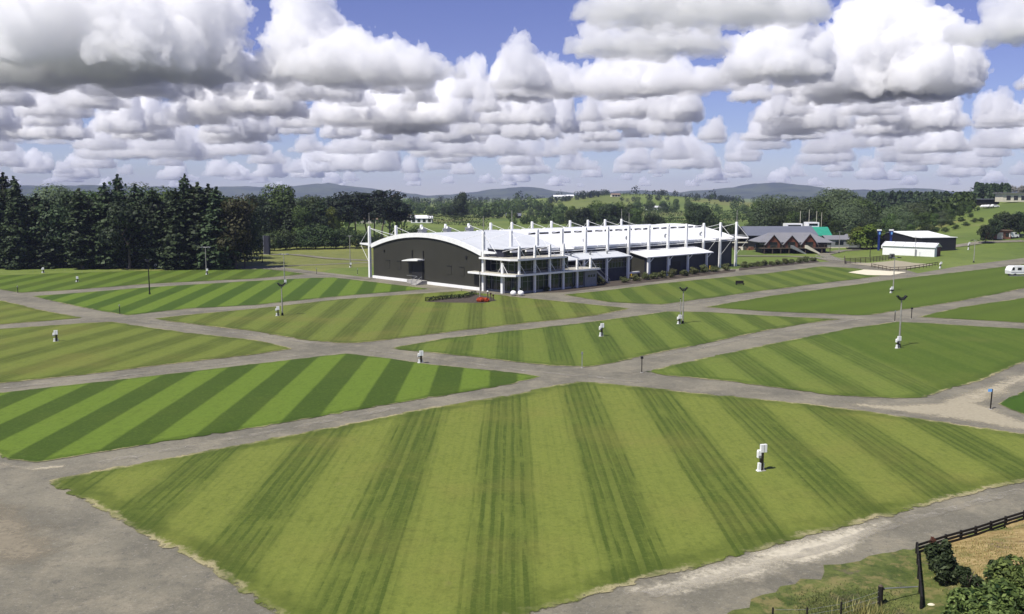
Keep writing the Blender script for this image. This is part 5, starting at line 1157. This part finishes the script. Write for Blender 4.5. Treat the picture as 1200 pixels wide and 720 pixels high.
# ------------------------------------------------------------------ near fence, shrubs and grasses at the lower right
bz = lambda x, y: bank_z(x, y) - .12
rail_fence(FW[:6], .64, 'black stained three-rail fence running from its corner along the gravel road', 'dark_wood', 1.75, 3, 'black timber fence', bz, .12, .05)
rail_fence([G(1074,651), G(1076,680), G(1079,716)], .7, 'black stained fence stretch turning from the corner towards the viewer', 'dark_wood', 1.7, 3, 'black timber fence', None, .1, .06)
t = thing('gate_post', G(1031, 711), 'stubby dark timber post holding one end of the white rail', 'post'); m = MB(); m.tube((0,0,-.1),(0,0,1.05),.13,.12,10); m.build('shaft', M['dark_wood'], t); m = MB(); m.tube((0,0,1.05),(0,0,1.12),.12,.05,10); m.build('cap', M['wood'], t)
a = G(1031, 711) + Vector((.1, 0, .92)); b = G(1077, 700) + Vector((-.1, 0, .55))
t = thing('gate_rail', a, 'thin white pipe rail between the stubby post and the black fence', 'rail'); m = MB(); m.tube((0,0,0), b - a, .03, n=8); m.build('pipe', M['galv'], t); m = MB(); m.tube((0,0,-.02),(.08,0,-.02),.05); m.build('hinge', M['dark'], t)
w0 = [G(905,735), G(945,735), G(985,728), G(1029,713)]
t = thing('wire_fence', w0[0], 'slack wire fence with thin posts at the bottom edge near the road verge', 'fence')
for p in w0[:3]: p = p - w0[0]; m = MB(); m.tube((p.x,p.y,-.1),(p.x,p.y,.95),.05,.045,8); m.build('post', M['dark_wood'], t)
m = MB()
for p, q in zip(w0, w0[1:]):
    for z in (.35, .6, .85): m.tube(p - w0[0] + Vector((0,0,z)), q - w0[0] + Vector((0,0,z)), .007, n=4)
m.build('wire', M['galv'], t)
def leaf_bush(name, loc, rx, ry, h, n, leaf, mat, label, lobes, seed, cat='bush'):
    r = np.random.default_rng(seed); C = []; N = []; T = []
    for i in range(lobes):
        a = r.uniform(0, 6.283); q = r.uniform(0, 1) ** .55; s = r.uniform(.20, .38); cz = h * r.uniform(.28, .92 - .3 * q); q *= r.uniform(.9, 1.25)
        c_, n_ = shell(r, (math.cos(a) * rx * q * .75, math.sin(a) * ry * q * .75, cz), (rx * s, ry * s, h * s * .75), n // lobes); C.append(c_); N.append(n_ * .6 + np.array([0, 0, .6]) + r.normal(size=n_.shape) * .45); T.append(np.clip(r.normal(.45, .28, len(c_)), 0, 1))
    C = np.concatenate(C); N = np.concatenate(N); T = np.concatenate(T); k = C[:, 2] > .02
    t = thing(name, loc, label, cat); link('foliage', quads_mesh('foliage', C[k], N[k], np.full(k.sum(), leaf), T[k], M[mat], 1.5, r), t)
    m = MB(); rr = random.Random(seed)
    for i in range(9): a = i * 2.4; e = Vector((math.cos(a) * rx * .55, math.sin(a) * ry * .55, h * rr.uniform(.55, .8))); m.tube((0,0,-.2), e * .5 + Vector((0,0,.1)), .05, .035, 6, caps=False); m.tube(e * .5 + Vector((0,0,.1)), e, .035, .012, 6, caps=False)
    m.build('stems', M['bark'], t, True); return t
def on_bank(px, py):
    d = ray(px, py); tt = 20.0
    while tt < 80:
        p = (d[0]*tt, d[1]*tt, CAMH + d[2]*tt)
        if p[2] <= bank_z(p[0], p[1]): break
        tt += .15
    return Vector((p[0], p[1], bank_z(p[0], p[1])))
leaf_bush('shrub', on_bank(1099, 668), .75, .7, 1.75, 1150, .21, 'dark_leaf', 'tall dark shrub at the fence corner, taller than the rails', 11, 1, 'shrub')
leaf_bush('shrub', on_bank(1094, 657), .5, .5, 1.3, 420, .17, 'red_leaf', 'red-tinged shrub growing through the rails at the fence corner', 5, 2, 'shrub')
leaf_bush('shrub', on_bank(1110, 684), .85, .8, 1.55, 1300, .21, 'dark_leaf', 'rounded dark green shrub right of the tall one inside the fence', 12, 3, 'shrub')
leaf_bush('shrub', on_bank(1133, 690), .75, .7, 1.1, 1000, .2, 'dark_leaf', 'low dark shrub on the dead grass inside the fence', 7, 4, 'shrub')
leaf_bush('shrub', on_bank(1175, 681), .8, .8, 1.15, 1100, .2, 'dark_leaf', 'dark shrub at the top edge of the big leafy bush', 8, 5, 'shrub')
leaf_bush('leafy_bush', on_bank(1180, 742), 2.6, 2.2, 2.6, 9000, .19, 'near_leaf', 'large bright-leaved bush filling the lower right corner', 20, 6)
leaf_bush('leafy_bush', on_bank(1140, 752), 1.9, 1.7, 1.7, 5500, .18, 'near_leaf', 'lower bright-leaved bush left of the largest one', 14, 7)
leaf_bush('leafy_bush', on_bank(1220, 716), 2.2, 2.0, 2.3, 6500, .19, 'near_leaf', 'bright-leaved bush behind the largest one at the right edge', 16, 8)
def tufts(name, spots_, n, h, mat, label, seed):
    r = np.random.default_rng(seed); V = []; Fc = []; T = []
    for (q, s) in spots_:
        for i in range(n):
            x, y = q.x + r.normal() * s, q.y + r.normal() * s; z = bank_z(x, y) - .03
            if name == 'dead_grass' and bank_side(x, y) < .35: continue
            a = r.uniform(0, 6.283); hh = h * r.uniform(.5, 1.2); b = hh * r.uniform(.1, .55); w = .012 + .006 * r.random(); ca, sa = math.cos(a), math.sin(a); k_ = len(V)
            V += [(x - sa*w, y + ca*w, z), (x + sa*w, y - ca*w, z), (x + ca*b*.4 + sa*w, y + sa*b*.4 - ca*w, z + hh*.65), (x + ca*b*.4 - sa*w, y + sa*b*.4 + ca*w, z + hh*.65), (x + ca*b, y + sa*b, z + hh)]
            Fc += [(k_, k_+1, k_+2, k_+3), (k_+3, k_+2, k_+4)]; T += [float(r.random())] * 5
    me = bpy.data.meshes.new(name); me.from_pydata(V, [], Fc); at = me.attributes.new('tone', 'FLOAT', 'POINT'); at.data.foreach_set('value', T); me.materials.append(M[mat]); return tag(link(name, me), label, 'grass', None, 'stuff')
tufts('tall_grass', [(G(998 + 7 * i, 722 + 5 * (i % 2)), .45) for i in range(6)], 26, .6, 'straw', 'pale yellow seeding grass at the bottom edge by the stubby post', 1)
rg = random.Random(12)
tufts('rough_grass', [(G(rg.uniform(940,1068), rg.uniform(696,730)), .5) for i in range(90)], 45, .12, 'hedge_leaf', 'rough green grass on the verge below the gravel road', 2)
tufts('dead_grass', [(on_bank(rg.uniform(1095,1200), rg.uniform(618,690)), .6) for i in range(90)], 45, .13, 'straw', 'dead straw-coloured grass on the bank inside the black fence', 3)
t = thing('stone', G(1091, 712), 'pale stone lying in the grass by the near end of the black fence', 'stone'); m = MB(); m.ball((0,0,.10), .2, .14, .11, 9, 6); t2 = m.build('rock', M['pad'], t)
# ------------------------------------------------------------------ clouds: lit vapour at its own height and distance
CB = 1100.0
def cloud_mat(name, den, ani=.1):
    k = bpy.data.materials.new(name); k.use_nodes = True; n = k.node_tree; n.nodes.clear(); o = n.nodes.new('ShaderNodeOutputMaterial')
    v = n.nodes.new('ShaderNodeVolumeScatter'); v.inputs['Color'].default_value = (1, 1, 1, 1); v.inputs['Anisotropy'].default_value = ani
    v.inputs['Density'].default_value = den
    n.links.new(v.outputs[0], o.inputs['Volume']); return k
CM = cloud_mat('cloud_vapour', .0095); CD = cloud_mat('soft_cloud_vapour', .0072); CF = cloud_mat('thin_cloud_vapour', .0027)  # far clouds thinned to stand in for the paling of distance haze
def vapour(lo, hi, cell, r1, r2, scl, mat, seed):
    """node group: fills a box with vapour near the cloud's puffs (vertices), frayed by noise, flat below"""
    g = bpy.data.node_groups.new('vapour', 'GeometryNodeTree'); g.is_modifier = True
    g.interface.new_socket('Geometry', in_out='INPUT', socket_type='NodeSocketGeometry'); g.interface.new_socket('Geometry', in_out='OUTPUT', socket_type='NodeSocketGeometry')
    N = g.nodes.new; L = g.links.new
    gi = N('NodeGroupInput'); go = N('NodeGroupOutput')
    def mth(op, a, b=0.0, c=0.0):
        o = N('ShaderNodeMath'); o.operation = op
        for i, x in enumerate((a, b, c)):
            if isinstance(x, (int, float)): o.inputs[i].default_value = x
            else: L(x, o.inputs[i])
        return o.outputs[0]
    def prox(r):
        m2p = N('GeometryNodeMeshToPoints'); L(gi.outputs[0], m2p.inputs['Mesh'])
        na = N('GeometryNodeInputNamedAttribute'); na.data_type = 'BOOLEAN'; na.inputs['Name'].default_value = 'small'
        if r == 1: L(na.outputs[0], m2p.inputs['Selection'])
        else:
            nn = N('FunctionNodeBooleanMath'); nn.operation = 'NOT'; L(na.outputs[0], nn.inputs[0]); L(nn.outputs[0], m2p.inputs['Selection'])
        p = N('GeometryNodeProximity'); p.target_element = 'POINTS'; L(m2p.outputs[0], p.inputs[0]); return p.outputs['Distance']
    big = mth('DIVIDE', mth('SUBTRACT', r1, prox(0)), r1); sml = mth('DIVIDE', mth('SUBTRACT', r2, prox(1)), r2)
    body = mth('SMOOTH_MAX', mth('MULTIPLY', big, r1), mth('MULTIPLY', sml, r2), r2 * .5)          # metres inside the puffs
    pos = N('GeometryNodeInputPosition'); sp = N('ShaderNodeSeparateXYZ'); L(pos.outputs[0], sp.inputs[0])
    off = N('ShaderNodeVectorMath'); off.operation = 'ADD'; L(pos.outputs[0], off.inputs[0]); off.inputs[1].default_value = (seed * 917.0, seed * 331.0, seed * 77.0)
    def noise(s, det, rough, billow=False):
        t = N('ShaderNodeTexNoise'); t.inputs['Scale'].default_value = 1 / s; t.inputs['Detail'].default_value = det; t.inputs['Roughness'].default_value = rough; L(off.outputs[0], t.inputs['Vector'])
        x = mth('SUBTRACT', t.outputs[0], .5)
        return mth('SUBTRACT', .17, mth('ABSOLUTE', x)) if billow else x
    fbm = mth('MULTIPLY', noise(250 * scl, 7, .64), 640 * scl)
    bil = mth('MULTIPLY', noise(100 * scl, 5, .62, True), 520 * scl)
    f = mth('ADD', body, mth('ADD', fbm, bil))
    base = mth('MULTIPLY', mth('SUBTRACT', mth('ADD', sp.outputs[2], noise(600 * scl, 3, .5) if False else mth('MULTIPLY', fbm, .7)), 0.0), .9)
    f = mth('MINIMUM', f, mth('ADD', base, 20 * scl))
    mr = N('ShaderNodeMapRange'); mr.interpolation_type = 'SMOOTHSTEP'; L(f, mr.inputs[0]); mr.inputs[1].default_value = 0; mr.inputs[2].default_value = 95 * scl; mr.inputs[3].default_value = 0; mr.inputs[4].default_value = 1
    vc = N('GeometryNodeVolumeCube'); L(mr.outputs[0], vc.inputs['Density']); vc.inputs['Min'].default_value = lo; vc.inputs['Max'].default_value = hi
    for i, ax in enumerate('XYZ'): vc.inputs['Resolution ' + ax].default_value = max(4, int((hi[i] - lo[i]) / cell))
    vm = N('GeometryNodeVolumeToMesh'); L(vc.outputs[0], vm.inputs['Volume']); vm.inputs['Threshold'].default_value = .18; L(vm.outputs[0], go.inputs[0]); return g
def cumulus(seed, rx, ry, h, towers=None, cell=35, mat=None):
    """flat-based heap cloud; towers are (x, y, height, width) in units of rx, ry, h, rx"""
    rng = random.Random(seed); tw = towers or [(rng.uniform(-.6, .6), rng.uniform(-.5, .5), rng.uniform(.55, 1), rng.uniform(.28, .42)) for _ in range(4)]
    r1 = .24 * min(h, rx); r2 = r1 * .55; P = []; Sm = []
    def puff(x, y, z, small): P.append((x, y, z)); Sm.append(small)
    for (tx, ty, th, wd) in tw:
        H_ = th * h; w = wd * rx; z = r1 * .5
        while z < H_ - r2 * .6:
            f = z / H_; r = w * math.sqrt(max(.02, 1 - f ** 1.7))
            for q in range(2 + int(9 * (r / r1) ** 1.3)):
                a = rng.random() * 6.283; u = math.sqrt(rng.random()) * r; sm = rng.random() < .45 or z > H_ - r1
                puff(tx * rx + math.cos(a) * u, ty * ry + math.sin(a) * u, z * rng.uniform(.8, 1.15), sm)
            z += r1 * .6
    for i in range(int(min(140, 2.2 * rx * ry / (r1 * r1)))):
        a = rng.random() * 6.283; r = math.sqrt(rng.random()); puff(math.cos(a) * r * rx, math.sin(a) * r * ry, rng.uniform(.3, .9) * r1 * (1.25 - r), rng.random() < .5)
    me = bpy.data.meshes.new('cloud'); me.from_pydata(P, [], []); at = me.attributes.new('small', 'BOOLEAN', 'POINT'); at.data.foreach_set('value', Sm)
    p = np.array(P); pad = r1 * 1.35; lo = p.min(0) - pad; hi = p.max(0) + pad; lo[2] = max(lo[2], -.12 * h)
    o = bpy.data.objects.new('tmp', me); COL.objects.link(o); o.modifiers.new('vapour', 'NODES').node_group = vapour(tuple(lo), tuple(hi), cell, r1, r2, r1 / 190, mat or CM, seed)
    m2 = bpy.data.meshes.new_from_object(o.evaluated_get(bpy.context.evaluated_depsgraph_get())); bpy.data.objects.remove(o)
    m2.materials.clear(); m2.materials.append(mat or CM); return m2
def cloud(c, loc, s=1.0, rz=0.0, sz=None):
    o = link('cloud', c, None, loc, rz); o.scale = (s, s, sz or s); return tag(o, kind='structure')
def sky_at(px, base, H=CB):
    d = ray(px, base); t = (H - CAMH) / d[2]; return Vector((d[0] * t, d[1] * t, H)), d[1] * t
# the large clouds one can tell apart (x, base row, width, height, depth/width, towers)
for i, (px, base, w, h, dp, tw) in enumerate((
        (120, 93, 330, 150, 1.0, [(-.6,0,.9,.4),(-.1,.1,1,.5),(.42,0,.8,.42),(.1,-.5,.7,.5)]),
        (418, 95, 200, 106, .8, [(-.6,0,1.0,.2),(-.45,.2,.8,.24),(-.12,0,.55,.28),(.25,0,.42,.28),(.65,0,.3,.22)]),
        (760, 62, 170, 50, .9, [(-.6,0,.8,.25),(-.1,.1,.6,.25),(.25,0,1,.3),(.7,0,.6,.2)]),
        (820, 24, 270, 58, .7, [(-.6,0,.9,.22),(-.1,.2,.7,.25),(.35,0,1,.26),(.75,0,.6,.2)]),
        (905, 92, 130, 82, .9, [(.15,0,1.0,.45),(-.4,0,.55,.4),(.5,0,.6,.4)]),
        (1052, 112, 200, 118, .8, [(-.2,0,1.0,.42),(.35,0,.75,.4),(-.6,0,.6,.3),(.1,-.5,.6,.4)]),
        (1190, 46, 120, 66, .9, [(0,0,.9,.5),(.4,0,1,.4)]),
        (612, 102, 70, 56, 1.0, [(-.1,0,1.0,.5),(.4,0,.5,.4)]),
        (14, 104, 78, 82, 1.0, [(0,0,1.0,.6)]),
        (102, 126, 74, 46, 1.0, [(0,0,1.0,.55),(.4,0,.7,.4)]),
        (290, 134, 125, 76, .9, [(-.25,0,1.0,.4),(.35,0,.75,.4)]),
        (440, 146, 150, 50, .9, [(-.5,0,.8,.3),(.2,0,1.0,.4)]),
        (720, 112, 130, 52, .9, [(0,0,.8,.4),(.5,0,1.0,.4)]),
        (800, 106, 110, 44, .9, [(-.3,0,.9,.4),(.4,0,.6,.4)]))):
    q, d = sky_at(px, base); cloud(cumulus(100 + i, w / F * d / 2, w / F * d / 2 * dp, h / F * d, tw, max(17, d * 2.0 / 900), CM if i in (4, 5) else CD), q)
KIND = ((201,560,480,640),(202,470,420,820),(203,760,520,560),(204,380,340,520),(205,520,430,620),(206,300,280,360))
CN = [cumulus(s, rx, ry, h, None, 25) for s, rx, ry, h in KIND]; CMID = [cumulus(s, rx, ry, h, None, 25, CD) for s, rx, ry, h in KIND]; CFAR = [cumulus(s, rx, ry, h, None, 38, CF) for s, rx, ry, h in KIND]
rc = random.Random(31)
for base, n, s0, s1, far in ((112,6,.35,.6,1),(121,9,.35,.75,0),(130,13,.4,.8,1),(139,16,.45,.9,1),(148,19,.5,.95,1),(157,21,.55,1.0,1),(166,22,.65,1.15,1),(177,18,1.1,1.8,2),(185,18,1.1,1.9,2),(192,18,1.2,2.0,2),(199,18,1.2,2.1,2),(206,18,1.2,2.2,2),(211,18,1.3,2.3,2),(215,18,1.3,2.3,2),(218.5,20,1.3,2.2,2)):
    for i in range(n):
        px = -80 + 1360 * (i + rc.uniform(.0, 1.0)) / n; q, d = sky_at(px, base + rc.uniform(-8, 8) * (1 if base < 205 else .25)); j = rc.randrange(6); s = rc.uniform(s0, s1)
        q.z += rc.uniform(-120, 260)
        cloud((CN, CMID, CFAR)[far][j], q, s, rc.uniform(0, 6.28), s * (rc.uniform(1.15, 1.8) if far < 2 else rc.uniform(.9, 1.4)))
# clouds overhead and behind, out of frame, that shade the others
for (x, y, s, j) in ((-3500, 3300, 1.9, 2), (5200, 3000, 1.3, 4), (-7000, -2000, 1.5, 1), (6000, -4000, 1.5, 2), (9000, 4500, 1.5, 0)):
    cloud(CN[j], (x, y, CB + 30), s)
# ------------------------------------------------------------------ air
m = MB(); m.box(-7700, 7700, -500, 7700, -16, 150)
k = bpy.data.materials.new('haze'); k.use_nodes = True; n = k.node_tree; n.nodes.clear(); o = n.nodes.new('ShaderNodeOutputMaterial'); v = n.nodes.new('ShaderNodeVolumePrincipled')
v.inputs['Color'].default_value = (.60, .66, 1.0, 1); v.inputs['Density'].default_value = 9e-5; v.inputs['Anisotropy'].default_value = .2; n.links.new(v.outputs[0], o.inputs['Volume'])
tag(m.build('haze', k), kind='stuff')
# ------------------------------------------------------------------ sun, sky, camera
EL = R(57); sx, sy = -.70, -.62
sd = bpy.data.lights.new('sun', 'SUN'); sd.energy = 4.8; sd.angle = R(.5); sd.color = (1, .955, .88)
so = link('sun', sd); so.rotation_euler = (math.pi / 2 - EL, 0, math.atan2(sy, sx) + math.pi / 2)
W = bpy.data.worlds.new('World'); sc.world = W; W.use_nodes = True; nt = W.node_tree; bg = nt.nodes['Background']
sky = nt.nodes.new('ShaderNodeTexSky'); sky.sky_type = 'NISHITA'; sky.sun_disc = False; sky.sun_elevation = EL; sky.sun_rotation = math.atan2(sx, sy); sky.altitude = 50
sky.air_density = 1.0; sky.dust_density = .1; sky.ozone_density = 4
mx = nt.nodes.new('ShaderNodeMix'); mx.data_type = 'RGBA'; mx.blend_type = 'MULTIPLY'; mx.inputs[0].default_value = 1; nt.links.new(sky.outputs[0], mx.inputs[6]); tc = nt.nodes.new('ShaderNodeTexCoord'); sz_ = nt.nodes.new('ShaderNodeSeparateXYZ'); nt.links.new(tc.outputs['Generated'], sz_.inputs[0])
rp = nt.nodes.new('ShaderNodeValToRGB'); nt.links.new(sz_.outputs[2], rp.inputs[0]); nt.links.new(rp.outputs[0], mx.inputs[7])
rp.color_ramp.elements[0].color = (.84, .87, 1.2, 1); rp.color_ramp.elements[1].position = .16; rp.color_ramp.elements[1].color = (.86, .70, 1.05, 1)
nt.links.new(mx.outputs[2], bg.inputs[0]); bg.inputs[1].default_value = .074
cam = bpy.data.cameras.new('camera'); co = link('camera', cam); co.location = (0, 0, CAMH); co.rotation_euler = (math.pi / 2 - PITCH, 0, 0)
cam.sensor_width = 36; cam.lens = 36 * F / 1200; cam.clip_start = .5; cam.clip_end = 200000; sc.camera = co
sc.view_settings.view_transform = 'Standard'; sc.view_settings.look = 'None'; sc.view_settings.exposure = 0.38; sc.view_settings.gamma = 1
sc.cycles.max_bounces = 22; sc.cycles.volume_bounces = 20; sc.cycles.transparent_max_bounces = 22; sc.cycles.use_denoising = True
sc.cycles.sample_clamp_indirect = 8
